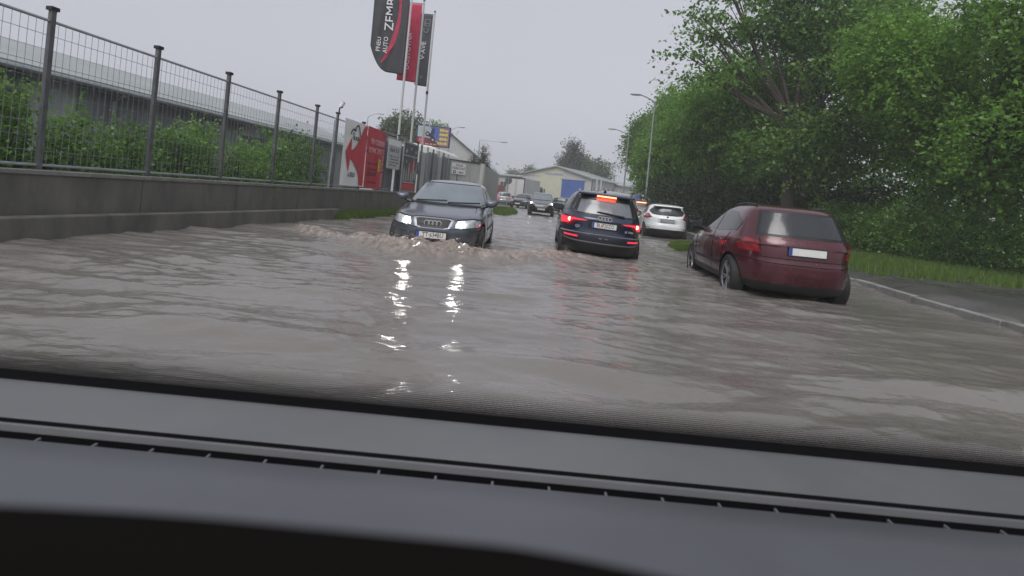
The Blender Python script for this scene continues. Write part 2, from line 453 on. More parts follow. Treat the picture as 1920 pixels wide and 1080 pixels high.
# ------------------------------------------------------------------ trees
LEAF_A = leaf_mat('linden_leaves', (0.070, 0.165, 0.024), (0.27, 0.50, 0.08), 0.5)
LEAF_B = leaf_mat('maple_leaves', (0.052, 0.125, 0.026), (0.22, 0.41, 0.075), 0.46)
LEAF_C = leaf_mat('conifer_needles', (0.014, 0.030, 0.014), (0.045, 0.075, 0.030), 0.15)
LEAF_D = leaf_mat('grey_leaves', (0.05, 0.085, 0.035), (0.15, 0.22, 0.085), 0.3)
BARK = mat('wet_bark', (0.055, 0.045, 0.036), rough=0.8, var=0.4, vscale=12, bump=0.8, bscale=30)
def crown_mesh(name, lobes, n, leaf, m, seed, parent=None, droop=0.4, shell=0.55):
    """leaf-sized rhombs grouped on sprays through the volume of several lobes (cx,cy,cz,rx,ry,rz)"""
    rg = np.random.default_rng(seed); L = np.array(lobes)
    vol = (L[:, 3]*L[:, 4]*L[:, 5])**0.6; k = rg.choice(len(L), n//12, p=vol/vol.sum())
    d = rg.normal(size=(len(k), 3)); d /= np.linalg.norm(d, axis=1)[:, None]
    r = shell + (1.02-shell)*rg.random(len(k))**0.5
    lump = 1 + 0.28*fbm(d[:, 0]*3+k*5.1+9, d[:, 1]*3+d[:, 2]*2.3, 3, seed)
    c = L[k, :3] + d*L[k, 3:]*(r*lump)[:, None]
    spray = rg.normal(size=(len(k), 3))*[1, 1, 0.35] + d*0.9; spray /= np.linalg.norm(spray, axis=1)[:, None]
    t0 = 0.48 + 0.55*fbm(c[:, 0]*0.9+40, c[:, 1]*0.6+c[:, 2]*1.3+40, 3, seed+5) + rg.normal(0, 0.13, len(k))
    idx = np.repeat(np.arange(len(k)), 12); s = np.tile(np.arange(12)/11.0-0.3, len(k))
    base = c[idx] + spray[idx]*(s*leaf*7.0)[:, None] + rg.normal(0, leaf*0.50, (len(idx), 3)) - np.array([0, 0, 1])*((s**2)*leaf*5.0*droop)[:, None]
    u = rg.normal(size=(len(idx), 3)) + spray[idx]; u[:, 2] -= droop; u /= np.linalg.norm(u, axis=1)[:, None]
    w = np.cross(u, rg.normal(size=(len(idx), 3)) + [0, 0, 1.6]); w /= np.linalg.norm(w, axis=1)[:, None]+1e-6
    sz = leaf*(0.6+0.7*rg.random(len(idx)))[:, None]
    nrm = np.cross(u, w)*sz*0.12
    co = np.stack([base-u*sz*0.1, base+w*sz*0.33+u*sz*0.42+nrm, base+u*sz, base-w*sz*0.33+u*sz*0.42+nrm], 1).reshape(-1, 3)
    nn = len(idx)
    me = bpy.data.meshes.new(name)
    me.vertices.add(nn*4); me.vertices.foreach_set('co', co.ravel())
    q = np.arange(nn*4).reshape(-1, 4)
    tri = q.astype(np.int32)
    me.loops.add(nn*4); me.loops.foreach_set('vertex_index', tri.ravel())
    me.polygons.add(nn); me.polygons.foreach_set('loop_start', (np.arange(nn)*4).astype(np.int32))
    me.update(); me.validate(); me.materials.append(m)
    at = me.attributes.new('tint', 'FLOAT', 'FACE')
    at.data.foreach_set('value', np.clip(t0[idx]+rg.normal(0, 0.14, nn), 0, 1).astype(np.float32)[:len(me.polygons)])
    o = bpy.data.objects.new(name, me); link(o, parent); return o
def tree(name, label, loc, lobes, n, leaf, m, seed, trunk_h, tr=0.22, group=None, droop=0.4, shell=0.55, cat='tree'):
    t = thing(name, label, cat, loc, 0, group)
    crown_mesh('crown', lobes, n, leaf, m, seed, t, droop, shell)
    rg = random.Random(seed); mb = MB()
    top = (rg.uniform(-.3, .3), rg.uniform(-.3, .3), trunk_h)
    mb.tube([(0, 0, -0.1), (0, 0, 0.25), (top[0]*.5, top[1]*.5, trunk_h*.6), top], [tr*1.5, tr*1.1, tr*0.9, tr*0.7], 10)
    for L in lobes:
        c = Vector(L[:3]); st = Vector(top)*rg.uniform(0.75, 1.0)
        mid = st.lerp(c, 0.5) + Vector((rg.uniform(-.3, .3), rg.uniform(-.3, .3), -0.2))
        mb.tube([st, mid, c], [tr*0.5, tr*0.32, tr*0.1], 6)
        for _ in range(4):
            e = c + Vector((rg.uniform(-1, 1)*L[3], rg.uniform(-1, 1)*L[4], rg.uniform(-.5, 1)*L[5]))*0.8
            mb.tube([mid.lerp(c, rg.random()), e], [tr*0.14, tr*0.03], 4)
    mb.build('trunk', BARK, t, smooth=True)
    return t

def lobes_round(w, h, z0, n, seed, sq=1.0):
    rg = random.Random(seed); L = [(0, 0, z0+h*0.5, w*0.62, w*0.62*sq, h*0.45)]
    for i in range(n):
        a = 6.283*i/n*1.0+rg.uniform(-.4, .4); k = rg.uniform(0.45, 0.72); zz = z0+h*rg.uniform(0.16, 0.82)
        s = rg.uniform(0.26, 0.42)
        L.append((math.cos(a)*w*k, math.sin(a)*w*k*sq, zz, w*s, w*s, h*s*0.62))
    return L
GT = 'broadleaved trees lining the right side of the street'
tree('linden_tree', 'dense green broadleaved tree directly behind the near tall lamp post', (13.2, 41.0, 0), lobes_round(4.3, 9.2, 1.9, 14, 1), 90000, 0.20, LEAF_A, 1, 3.0, group=GT)
tree('linden_tree', 'dense green tree right behind the white hatchback', (13.9, 33.5, 0), lobes_round(4.6, 9.2, 2.1, 14, 2), 100000, 0.18, LEAF_A, 2, 3.2, group=GT)
tree('linden_tree', 'furthest green tree of the right hand row beside the second lamp', (14.0, 52.0, 0), lobes_round(3.5, 7.6, 3.0, 11, 3), 50000, 0.23, LEAF_B, 3, 3.0, group=GT)
tree('walnut_tree', 'tallest tree with loose branches reaching over the street at upper right', (13.4, 26.0, 0),
     [(2.6, 0, 9.2, 3.4, 4, 3.2), (-4.6, -0.5, 7.7, 1.7, .7, .14), (-5.3, 0, 8.9, 1.5, .7, .12), (-4.3, 0, 9.9, 1.6, .8, .15), (-5.0, .3, 10.9, 1.3, .7, .12), (-3.3, 0, 8.4, 1.4, 1.0, .2), (-3.4, .4, 12.0, 1.7, .9, .16), (-4.3, 0, 13.0, 1.2, .7, .14), (2.5, 1, 11.5, 4, 3, 2.5), (5, -1, 8, 3, 3, 3),
      (-1.6, 0.3, 10.4, 1.9, 1.6, .7), (1, 0, 4.9, 3.6, 3, 1.8), (-0.6, 0, 12.6, 1.8, 1.6, 1.0)], 52000, 0.20, LEAF_B, 4, 6.5, 0.3, group=GT, droop=0.7, shell=0.1)
tree('linden_tree', 'large leafy tree standing beyond the dark red car', (16.8, 19.5, 0), lobes_round(4.6, 8.6, 1.8, 13, 6), 95000, 0.15, LEAF_A, 6, 3.0, group=GT)
tree('linden_tree', 'bushy tree at the right hand end of the row nearest the camera', (18.2, 13.2, 0), lobes_round(4.2, 8.0, 1.5, 13, 7), 95000, 0.13, LEAF_B, 7, 2.6, group=GT)
def hedge(name, label, a, b, w, h, n, leaf, m, seed, parent=None):
    a = Vector(a); b = Vector(b); L = []; rg = random.Random(seed); k = max(2, int((b-a).length/1.0))
    t = thing(name, label, 'hedge', a)
    for i in range(k+1):
        c = (b-a)*(i/k); hh = h*rg.uniform(0.85, 1.15)
        L.append((c.x+rg.uniform(-.2, .2), c.y, hh*0.5, w*rg.uniform(.8, 1.1), w, hh*0.55))
    crown_mesh('foliage', L, n, leaf, m, seed, t, 0.2, 0.35)
    mb = MB()
    for i in range(k+1):
        c = (b-a)*(i/k)
        for _ in range(3): mb.tube([(c.x+rg.uniform(-.2, .2), c.y, -0.1), (c.x+rg.uniform(-.5, .5), c.y+rg.uniform(-.5, .5), h*.8)], [0.03, 0.008], 5)
    mb.build('stem', BARK, t)
    return t
hedge('hedge', 'dark overgrown hedge under the trees behind the white hatchback', (9.4, 33.0, 0), (17.5, 24.0, 0), 1.3, 3.0, 60000, 0.11, LEAF_C, 11)
hedge('hedge', 'dark hedge running on behind the dark red car towards the camera', (14.5, 24.5, 0), (16.0, 10.5, 0), 1.1, 2.2, 52000, 0.09, LEAF_B, 12)

def wood(name, label, pts, n, leaf, m, seed):
    L = []; rg = random.Random(seed)
    for (x, y, h, w) in pts:
        L.append((x, y, h*0.55, w, w, h*0.5)); L.append((x+rg.uniform(-1, 1), y, h*0.2, w, w, h*0.25))
    o = crown_mesh(name, L, n, leaf, m, seed, None, 0.3, 0.4); return tag(o, label, kind='stuff')
wood('far_thicket', 'mass of dense green thicket closing the view behind the hedge on the right', [(19+1.1*k, 46-3.3*k, 5.5+1.5*math.sin(k*2.1), 3.0) for k in range(13)], 52000, 0.30, LEAF_B, 61)
hedge('hedge', 'dark shrubs growing close behind the wire fence on the left', (-7.3, 6.5, 0), (-6.1, 15.6, 0), 0.45, 1.9, 42000, 0.075, LEAF_B, 13)
# far trees
t = tree('poplar_tree', 'tall ragged dark tree with upright plumes beyond the gabled hall', (12.2, 112, 0),
     [(-1.9, 0, 8.6, .35, .4, 1.8), (-.9, 0, 10.9, .75, .7, 2.3), (.2, 0, 11.0, .5, .6, 1.6), (1.3, 0, 10.4, .75, .5, 1.0), (-1.1, 0, 7.2, 1.3, 1.2, 2.2), (-2.6, 0, 9.2, .35, .4, 1.1), (0.9, 0, 8.8, .6, .6, 1.5)], 9000, 0.34, LEAF_C, 21, 6, 0.3, droop=-0.6)
t = tree('ash_tree', 'rounded hazy green tree beside the ragged one beyond the hall', (16.6, 114, 0), lobes_round(4.4, 7.2, 2.6, 9, 22), 15000, 0.42, LEAF_D, 22, 4, 0.3)
tree('spruce_tree', 'rounded grey green tree behind the flagpoles', (-13.4, 62, 0), lobes_round(2.8, 8.4, 1.4, 9, 23), 15000, 0.28, LEAF_D, 23, 3)
tree('lime_tree', 'small treetop showing just above the advertising billboard', (-16.2, 112, 0), lobes_round(1.7, 5.0, 9.6, 6, 24), 4000, 0.4, LEAF_B, 24, 5)
def conifer(loc, h, w, label, seed):
    L = [(0, 0, h*(0.12+0.16*i), w*(1-0.155*i), w*(1-0.155*i), h*0.13) for i in range(6)]
    return tree('cypress_tree', label, loc, L, 16000, 0.09, LEAF_C, seed, h*0.8, 0.08, droop=-0.5)
conifer((-2.75, 46.0, 0), 4.9, 1.0, 'dark pointed conifer peeking over the pale concrete wall', 25)
conifer((-3.55, 46.4, 0), 4.2, 0.8, 'lower dark conifer just left of the pointed one behind the wall', 26)
for i, (x, y, w, h) in enumerate(((-26, 90, 5, 6.5), (-34, 80, 5, 7.5), (-45, 70, 6, 8))):
    tree('lime_tree', ('broad hazy tree over the yard buildings, nearest the flagpoles', 'taller hazy tree in the middle beyond the left yard', 'outermost hazy tree beyond the left yard')[i], (x, y, 0), lobes_round(w, h, 1.5, 9, 30+i), 20000, 0.3, LEAF_D, 30+i, 3.5)
for i, (x, y, w, h) in enumerate(((-5.6, 118, 2.2, 7.0), (0.2, 150, 3.0, 9.0), (4.6, 150, 2.5, 10.3))):
    tree('lime_tree', ('small round grey treetop over the pale concrete wall end', 'low treetop over the left end of the gabled hall roof', 'small treetop poking over the hall roof left of its ridge')[i], (x, y, 0), lobes_round(w, h*0.8, h*.2, 6, 40+i), 7000, 0.35, LEAF_D, 40+i, 3.5)

# ------------------------------------------------------------------ shared materials
CONC = mat('weathered_concrete', (0.125, 0.120, 0.105), rough=0.75, var=0.38, vscale=2.2, bump=0.4, bscale=40, streak=0.35)
CONC_L = mat('pale_concrete', (0.42, 0.43, 0.41), rough=0.7, var=0.22, vscale=2.5, bump=0.25, bscale=40, streak=0.25)
COPE = mat('coping_concrete', (0.20, 0.195, 0.18), rough=0.6, var=0.3, vscale=6, bump=0.3)
GALV = mat('galvanised_steel', (0.34, 0.36, 0.37), rough=0.42, metal=0.55, var=0.22, vscale=5)
DSTEEL = mat('dark_grey_steel', (0.13, 0.135, 0.14), rough=0.45, metal=0.4, var=0.25, vscale=8)
BLACK = mat('black_plastic', (0.012, 0.012, 0.013), rough=0.42, var=0.2, vscale=20)
RUBBER = mat('tyre_rubber', (0.016, 0.016, 0.016), rough=0.7, var=0.25, vscale=14, bump=0.3, bscale=60)
WHITE = mat('white_print', (0.80, 0.80, 0.78), rough=0.5, var=0.07, vscale=3)
REDP = mat('red_print', (0.50, 0.035, 0.055), rough=0.5, var=0.14, vscale=2.5, streak=0.3)
INK = mat('black_ink', (0.03, 0.03, 0.032), rough=0.6, var=0)
YEL = mat('yellow_print', (0.72, 0.56, 0.06), rough=0.5, var=0.1)
SHEETM = mat('grey_coated_sheet', (0.23, 0.25, 0.26), rough=0.4, metal=0.25, var=0.16, vscale=1.5, streak=0.2)
SHEETL = mat('light_coated_sheet', (0.40, 0.42, 0.42), rough=0.4, metal=0.1, var=0.12, vscale=1.5, streak=0.2)
Z = Vector((0, 0, 1))

def fm(y, off, z): return frame(wp(y, off, z), SD, Z)

def scribble(mb, x0, x1, z, h, seed, M, d=0.003):
    """a row of print too small to read, as word-like strokes"""
    rg = random.Random(seed); x = x0
    while x < x1:
        w = rg.uniform(0.35, 0.9)*h
        if rg.random() < 0.16: x += h*0.6; continue
        hh = h*rg.choice((0.7, 1, 1, 0.85))
        mb.prism([(x, z), (min(x+w, x1), z), (min(x+w, x1), z+hh), (x, z+hh)], M, d); x += w+h*0.16

# ------------------------------------------------------------------ low wall and fence on the left
wall = thing('low_wall', 'long low weathered concrete wall under the steel fence on the left', 'wall', wp(5, 0, 0))
inv = Matrix.Translation(-wp(5, 0, 0))
y = 4.0; i = 0
while y < 23.2:
    y2 = min(y+2.4, 23.3)
    a, b = wp(y+0.006, -0.13, 0), wp(y2-0.006, -0.13, 0); c = (a+b)/2-wp(5, 0, 0)
    MB().box((c.x, c.y, 0.23), (0.26, (b-a).length, 1.20), SRZ).build('wall_segment', CONC, wall, bevel=0.008)
    MB().box((c.x, c.y, 0.855), (0.32, (b-a).length, 0.06), SRZ).build('coping', COPE, wall, bevel=0.008)
    y = y2
pier = MB(); c = (wp(4, 0.14, 0)+wp(15.55, 0.14, 0))/2-wp(5, 0, 0)
pier.box((c.x, c.y, -0.06), (0.22, (wp(15.55)-wp(4)).length, 0.70), SRZ)
pier.build('plinth', CONC, wall, bevel=0.02)

fence = thing('steel_fence', 'grey steel post and wire mesh fence standing on the low concrete wall', 'fence', wp(5, 0, 0))
posts = [5.4, 7.2, 9.0, 10.8, 12.6, 14.4, 15.6, 17.45, 19.1, 20.8, 23.2]
for k, y in enumerate(posts):
    p = wp(y, -0.13, 0)-wp(5, 0, 0)
    po = MB().box((p.x, p.y, 1.97), (0.06, 0.07, 2.16), SRZ).build('post', DSTEEL, fence, bevel=0.006)
    MB().box((p.x, p.y, 3.07), (0.10, 0.11, 0.05), SRZ).build('post_cap', BLACK, po)
for k in range(len(posts)-1):
    a, b = wp(posts[k], -0.13, 0)-wp(5, 0, 0), wp(posts[k+1], -0.13, 0)-wp(5, 0, 0)
    L = (b-a).length
    for zz in (0.95, 2.9): MB().tube([(a.x, a.y, zz), (b.x, b.y, zz)], 0.022, 6).build('rail', GALV, fence)
    if posts[k] > 19: continue
    mb = MB(); n = int(L/0.10)
    for q in range(1, n):
        c = a.lerp(b, q/n); mb.tube([(c.x, c.y, 0.96), (c.x, c.y, 2.89)], 0.0035, 3, cap=False)
    for q in range(1, 10): mb.tube([(a.x, a.y, 0.95+q*0.195), (b.x, b.y, 0.95+q*0.195)], 0.004, 3, cap=False)
    o = mb.build('wire_mesh', GALV, fence); o['kind'] = 'stuff'
# a security camera on the second post
sc = thing('security_camera', 'small white security camera on top of the fence post by the arrow banner', 'camera', wp(15.6, -0.10, 3.10))
MB().tube([(0, 0, 0), (0, 0, 0.12), (0.10, -0.02, 0.16)], 0.022, 8).build('bracket', BLACK, sc)
MB().tube([(0.04, 0, 0.18), (0.10, 0, 0.30)], 0.06, 12).build('housing', WHITE, sc, smooth=True)
MB().tube([(0.10, 0, 0.30), (0.105, 0, 0.31)], 0.05, 12).build('lens', BLACK, sc)
lp = thing('gate_pipe', 'thin pale pipe leaning beside the fence post left of the arrow banner', 'pipe', wp(15.15, 0.0, 0.87))
MB().tube([(0, 0, 0), (0.02, 0.06, 1.95)], 0.035, 8).build('pipe', GALV, lp, smooth=True)

def banner_sheet(name, M, w, h, m, parent, wob=0.02, seed=0):
    """hanging cloth with gentle folds, given thickness"""
    nx, nz = 24, 18; v = []; f = []
    for s in (0, 1):
        for j in range(nz+1):
            for i in range(nx+1):
                u, t = i/nx, j/nz
                d = wob*(math.sin(u*9+seed)+0.6*math.sin(u*17+t*3+seed))*(0.5+0.5*(1-t)) - s*0.004
                v.append(M @ Vector((u*w, t*h, d)))
    N = (nx+1)*(nz+1)
    for j in range(nz):
        for i in range(nx):
            a = j*(nx+1)+i; f.append((a, a+1, a+nx+2, a+nx+1)); f.append((N+a, N+a+nx+1, N+a+nx+2, N+a+1))
    for i in range(nx):
        f.append((i, N+i, N+i+1, i+1)); a = nz*(nx+1)+i; f.append((a, a+1, N+a+1, N+a))
    for j in range(nz):
        a = j*(nx+1); f.append((a, a+nx+1, N+a+nx+1, N+a)); a += nx; f.append((a, N+a, N+a+nx+1, a+nx+1))
    mb = MB(); mb.quadmesh(v, f); return mb.build(name, m, parent, smooth=True)

# white arrow banner
M1 = fm(15.78, 0.03, 0.98); w1 = 1.62; h1 = 2.0
b1 = thing('arrow_banner', 'white banner with a big red arrow pointing left and a black mountain shaped logo', 'banner')
banner_sheet('cloth', M1, w1, h1, WHITE, b1, 0.006)
MF = M1 @ Matrix.Translation((0, 0, 0.022))
arrow = [(0.16, 1.02), (0.52, 1.48), (0.54, 1.10)]
cur = [(0.54+0.70*(t/8), 1.10+0.62*(t/8)**1.9) for t in range(9)]
right_edge = [(1.60, 1.98), (1.60, 0.03), (1.26, 0.03)]
low = [(1.26-0.68*(t/8)**1.7, 0.03+0.78*(t/8)**0.62) for t in range(1, 9)]
outl = arrow + cur + [(1.40, 1.92)] + right_edge[:2] + [(1.26, 0.03)] + low + [(0.52, 0.86), (0.44, 0.42)]
def flat(outline, M, m, name, parent, t=0.003):
    pts = [Vector(p) for p in outline]; n = len(pts)
    r = delaunay_2d_cdt(pts, [(i, (i+1) % n) for i in range(n)], [], 1, 1e-5)
    mb = MB(); vs = r[0]; fs = r[2]
    mb.quadmesh([M @ Vector((p.x, p.y, t)) for p in vs], [tuple(f) for f in fs]); N = n
    mb.quadmesh([M @ Vector((p.x, p.y, 0)) for p in pts]+[M @ Vector((p.x, p.y, t)) for p in pts], [(i, (i+1) % N, N+(i+1) % N, N+i) for i in range(N)])
    return mb.build(name, m, parent)
flat(outl, MF, REDP, 'arrow', b1)
mb = MB()
def mark(pts, w, M, mb): 
    for a, b in zip(pts[:-1], pts[1:]):
        a = Vector(a); b = Vector(b); n = Vector((-(b-a).y, (b-a).x)).normalized()*w/2
        e = (b-a).normalized()*w*0.2
        mb.prism([tuple(a-n-e), tuple(b-n+e), tuple(b+n+e), tuple(a+n-e)], M, 0.004)
mark([(0.42, 1.58), (0.50, 1.70), (0.60, 1.74), (0.66, 1.70), (0.72, 1.76), (0.80, 1.86), (0.92, 1.89), (1.00, 1.80), (1.08, 1.64), (1.09, 1.56)], 0.045, MF, mb)
mark([(0.66, 1.70), (0.74, 1.70), (0.80, 1.74)], 0.03, MF, mb)
mb.build('logo', INK, b1)
text('lettering', 'TO', 0.12, INK, b1, MF @ Matrix.Translation((0.62, 1.585, 0)))
text('lettering', 'VLASB', 0.17, INK, b1, MF @ Matrix.Translation((0.82, 1.47, 0)), 0.004)
text('lettering', 's.3233', 0.19, INK, b1, MF @ Matrix.Translation((0.70, 0.34, 0)), 0.004)

# red banner
M2 = fm(17.46, 0.03, 0.94); w2 = 1.62; h2 = 2.04
b2 = thing('red_banner', 'red banner with pale headline strips and a small yellow box', 'banner')
banner_sheet('cloth', M2, w2, h2, REDP, b2, 0.016, 2)
MF = M2 @ Matrix.Translation((0, 0, 0.036))
PALE = mat('pink_print', (0.62, 0.36, 0.36), rough=0.5, var=0.12)
text('lettering', 'PRI ODBERE', 0.27, PALE, b2, MF @ Matrix.Translation((0.86, 1.56, 0)), 0.004, xs=0.85)
text('lettering', 'KONC SPOTT', 0.26, PALE, b2, MF @ Matrix.Translation((0.82, 1.27, 0)), 0.004, xs=0.82)
flat([(1.03, 0.60), (1.22, 0.60), (1.22, 1.02), (1.03, 1.02)], MF, YEL, 'yellow_box', b2)
text('lettering', 'GAST', 0.15, INK, b2, MF @ Matrix.Translation((1.125, 0.81, 0.003)) @ Matrix.Rotation(R(90), 4, 'Z'))
text('lettering', 'KOOL 3TERM', 0.22, PALE, b2, MF @ Matrix.Translation((1.40, 0.62, 0)) @ Matrix.Rotation(R(90), 4, 'Z'), 0.004, xs=0.85)
for q, (z0, zz) in enumerate(((0.80, 0.88), (0.62, 0.68), (0.42, 0.55), (0.18, 0.24))):
    mb = MB(); scribble(mb, 0.15, 0.95, z0, zz-z0, q+3, MF); mb.build('small_print', mat('dark_red_print', (0.16, 0.012, 0.02), rough=0.5), b2, kind='stuff')
MB().prism([(1.56, 0.02), (1.63, 0.02), (1.63, 2.0), (1.56, 2.0)], MF, 0.004).build('border', mat('purple_print', (0.07, 0.035, 0.10), rough=0.5), b2)

# white information board
M3 = fm(19.35, 0.02, 1.72)
b3 = thing('information_board', 'pale grey information board with rows of dark print beside the red banner', 'notice board')
MB().prism([(0, 0), (1.32, 0), (1.32, 1.10), (0, 1.10)], M3, 0.03).build('board', mat('pale_board', (0.42, 0.43, 0.42), rough=0.4, var=0.12), b3, bevel=0.004)
MB().prism([(0.02, 0.86), (1.30, 0.86), (1.30, 1.08), (0.02, 1.08)], M3 @ Matrix.Translation((0, 0, 0.03)), 0.003).build('header', WHITE, b3)
for q, (z0, hh, x1) in enumerate(((0.62, 0.15, 1.1), (0.44, 0.05, 1.15), (0.33, 0.05, 1.1), (0.22, 0.05, 1.15), (0.11, 0.05, 0.9))):
    mb = MB(); scribble(mb, 0.18, x1, z0, hh, q+13, M3 @ Matrix.Translation((0, 0, 0.03))); mb.build('print_row', mat('grey_print', (0.15, 0.15, 0.16), rough=0.5), b3, kind='stuff')
MB().tube([wp(20.2, 0.0, 0.87), wp(20.2, 0.0, 1.72)], 0.045, 8).build('leg', WHITE, b3)
# product poster in a steel frame
M4 = fm(20.95, 0.03, 0.92)
b4 = thing('product_poster', 'framed dark poster with pale bottle shapes over a red band', 'poster')
MB().prism([(0, 0), (1.75, 0), (1.75, 1.95), (0, 1.95)], M4, 0.03).build('panel', mat('dark_print', (0.035, 0.04, 0.042), rough=0.4, var=0.6, vscale=4), b4)
MF = M4 @ Matrix.Translation((0, 0, 0.03))
mb = MB()
for a, b_ in (((-0.03, -0.03), (0.03, 1.98)), ((1.72, -0.03), (1.78, 1.98))): mb.prism([(a[0], a[1]), (b_[0], a[1]), (b_[0], b_[1]), (a[0], b_[1])], M4, 0.05)
for zz in (-0.03, 1.40, 1.92): mb.prism([(0.03, zz), (1.72, zz), (1.72, zz+0.06), (0.03, zz+0.06)], M4, 0.048)
mb.build('frame', GALV, b4)
flat([(0.05, 0.06), (1.70, 0.06), (1.70, 0.30), (0.05, 0.30)], MF, REDP, 'red_band', b4)
flat([(0.10, 0.34), (1.60, 0.34), (1.60, 0.38), (0.10, 0.38)], MF, PALE, 'pale_line', b4)
flat([(0.55, 0.75), (1.68, 0.75), (1.68, 1.25), (1.2, 1.32), (0.6, 1.1)], MF, mat('dull_red_print', (0.24, 0.03, 0.045), rough=0.5, var=0.4, vscale=8), 'red_patch', b4)
flat([(0.1, 1.0), (0.5, 0.95), (0.75, 1.3), (0.2, 1.36)], MF, mat('dull_green_print', (0.03, 0.09, 0.055), rough=0.5, var=0.5, vscale=8), 'green_patch', b4)
rg = random.Random(5)
BOT = mat('pale_grey_print', (0.36, 0.36, 0.36), rough=0.5, var=0.35, vscale=10)
for q, (x, z0, z1) in enumerate(((0.22, 0.42, 0.98), (0.50, 0.40, 0.90), (0.78, 0.44, 1.14), (1.10, 0.40, 0.86), (1.34, 0.42, 1.52), (1.58, 0.5, 0.92))):
    w = 0.075
    flat([(x-w, z0), (x+w, z0), (x+w, z0+(z1-z0)*.68), (x+w*.4, z0+(z1-z0)*.82), (x+w*.4, z1), (x-w*.4, z1), (x-w*.4, z0+(z1-z0)*.82), (x-w, z0+(z1-z0)*.68)], MF @ Matrix.Translation((0, 0, 0.004)), BOT, 'bottle_print', b4)
for q, (x, zz, s) in enumerate(((0.35, 1.62, .14), (0.9, 1.75, .1), (1.5, 1.65, .12), (0.42, 1.2, .07))):
    flat([(x-s, zz-s*.5), (x+s*.6, zz-s*.6), (x+s, zz+s*.2), (x-s*.3, zz+s*.6)], MF @ Matrix.Translation((0, 0, 0.004)), BOT, 'pale_patch', b4)

bs = thing('backing_fence', 'dull grey boarding behind the information board and the product poster', 'fence', wp(19.15, -0.32, 0))
for k in range(5):
    MB().box(((0.42+k*0.83)*SD.x, (0.42+k*0.83)*SD.y, 1.75), (0.03, 0.80, 2.0), SRZ).build('board', SHEETM, bs)
# corrugated sheet fence
cf = thing('sheet_fence', 'grey corrugated metal sheet fence with posts rising above it', 'fence')
y = 23.25
for k in range(6):
    y2 = y+0.92; L = 0.90; p0 = wp(y, -0.05, 0); v = []; f = []
    prof = []
    for q in range(6):
        x = q*L/6; prof += [(x, 0), (x+L/6*0.4, 0), (x+L/6*0.55, 0.03), (x+L/6*0.85, 0.03)]
    prof.append((L, 0)); top = 2.72+0.1*(k % 2 == 0)-(0.12 if k == 0 else 0)
    for (x, d) in prof:
        q = p0+SD*x+SR*d; v += [(q.x, q.y, -0.2), (q.x, q.y, top)]
    for q in range(len(prof)-1): f.append((2*q, 2*q+2, 2*q+3, 2*q+1))
    o = MB().quadmesh(v, f).build('sheet', SHEETL if k in (0, 3) else SHEETM, cf)
    s = o.modifiers.new('solid', 'SOLIDIFY'); s.thickness = 0.004
    q = wp(y, 0.03, 0); MB().box((q.x, q.y, 1.4), (0.07, 0.06, 3.15), SRZ).build('post', GALV if k % 2 else DSTEEL, cf)
    y = y2
# pale panel wall across, facing the camera, with a parking notice
pa, pb = Vector((-3.78, 29.3, 0)), Vector((-1.90, 31.3, 0)); d = (pb-pa).normalized()
MP = frame(pa, d, Z)
pf = thing('panel_fence', 'pale grey panel fence with a dark top rail facing the street', 'fence')
Lp = (pb-pa).length
for k in range(3): MB().prism([(k*Lp/3+0.008, -0.25), ((k+1)*Lp/3-0.008, -0.25), ((k+1)*Lp/3-0.008, 2.80), (k*Lp/3+0.008, 2.80)], MP, -0.06).build('panel', CONC_L, pf, bevel=0.004)
MB().prism([(-0.02, 2.80), (Lp, 2.80), (Lp, 2.87), (-0.02, 2.87)], MP @ Matrix.Translation((0, 0, -0.07)), 0.10).build('rail', DSTEEL, pf)
# side sheets link the corrugated fence to this one
q0, q1 = wp(28.8, -0.05, 0), Vector((-3.80, 29.32, 0))
MB().quadmesh([(q0.x, q0.y, -.2), (q1.x, q1.y, -.2), (q1.x, q1.y, 2.7), (q0.x, q0.y, 2.7)], [(0, 1, 2, 3)]).build('side_sheet', SHEETM, pf)
ns = thing('parking_notice', 'white notice plate with black words and a round symbol on the pale panel fence', 'sign')
MN = frame(pa+d*0.42+Z*2.06+Vector((0.03, -0.03, 0))*0.8, d, Z)
MB().prism([(0, 0), (1.02, 0), (1.02, 0.62), (0, 0.62)], MN, 0.012).build('plate', mat('sign_white', (0.74, 0.74, 0.74), rough=0.35, var=0.03), ns)
MT = MN @ Matrix.Translation((0, 0, 0.013))
text('lettering', 'ZÁKAZ', 0.17, INK, ns, MT @ Matrix.Translation((0.52, 0.50, 0)), 0.003)
text('lettering', 'PARKOVAŤ', 0.185, INK, ns, MT @ Matrix.Translation((0.52, 0.32, 0)), 0.003)
text('lettering', '- vjazd', 0.17, INK, ns, MT @ Matrix.Translation((0.64, 0.12, 0)), 0.003)
mb = MB(); mb.prism([(0.20+0.10*math.cos(a*math.pi/8), 0.12+0.10*math.sin(a*math.pi/8)) for a in range(16)], MT, 0.002); mb.build('round_symbol', INK, ns)
mb = MB(); mb.prism([(0.20+0.045*math.cos(a*math.pi/8), 0.12+0.045*math.sin(a*math.pi/8)) for a in range(16)], MT @ Matrix.Translation((0, 0, 0.002)), 0.002); mb.build('symbol_centre', WHITE, ns)
MB().prism([(0.42, -2.2), (0.46, -2.2), (0.46, 0), (0.42, 0)], MN, -0.02).build('post', DSTEEL, ns)
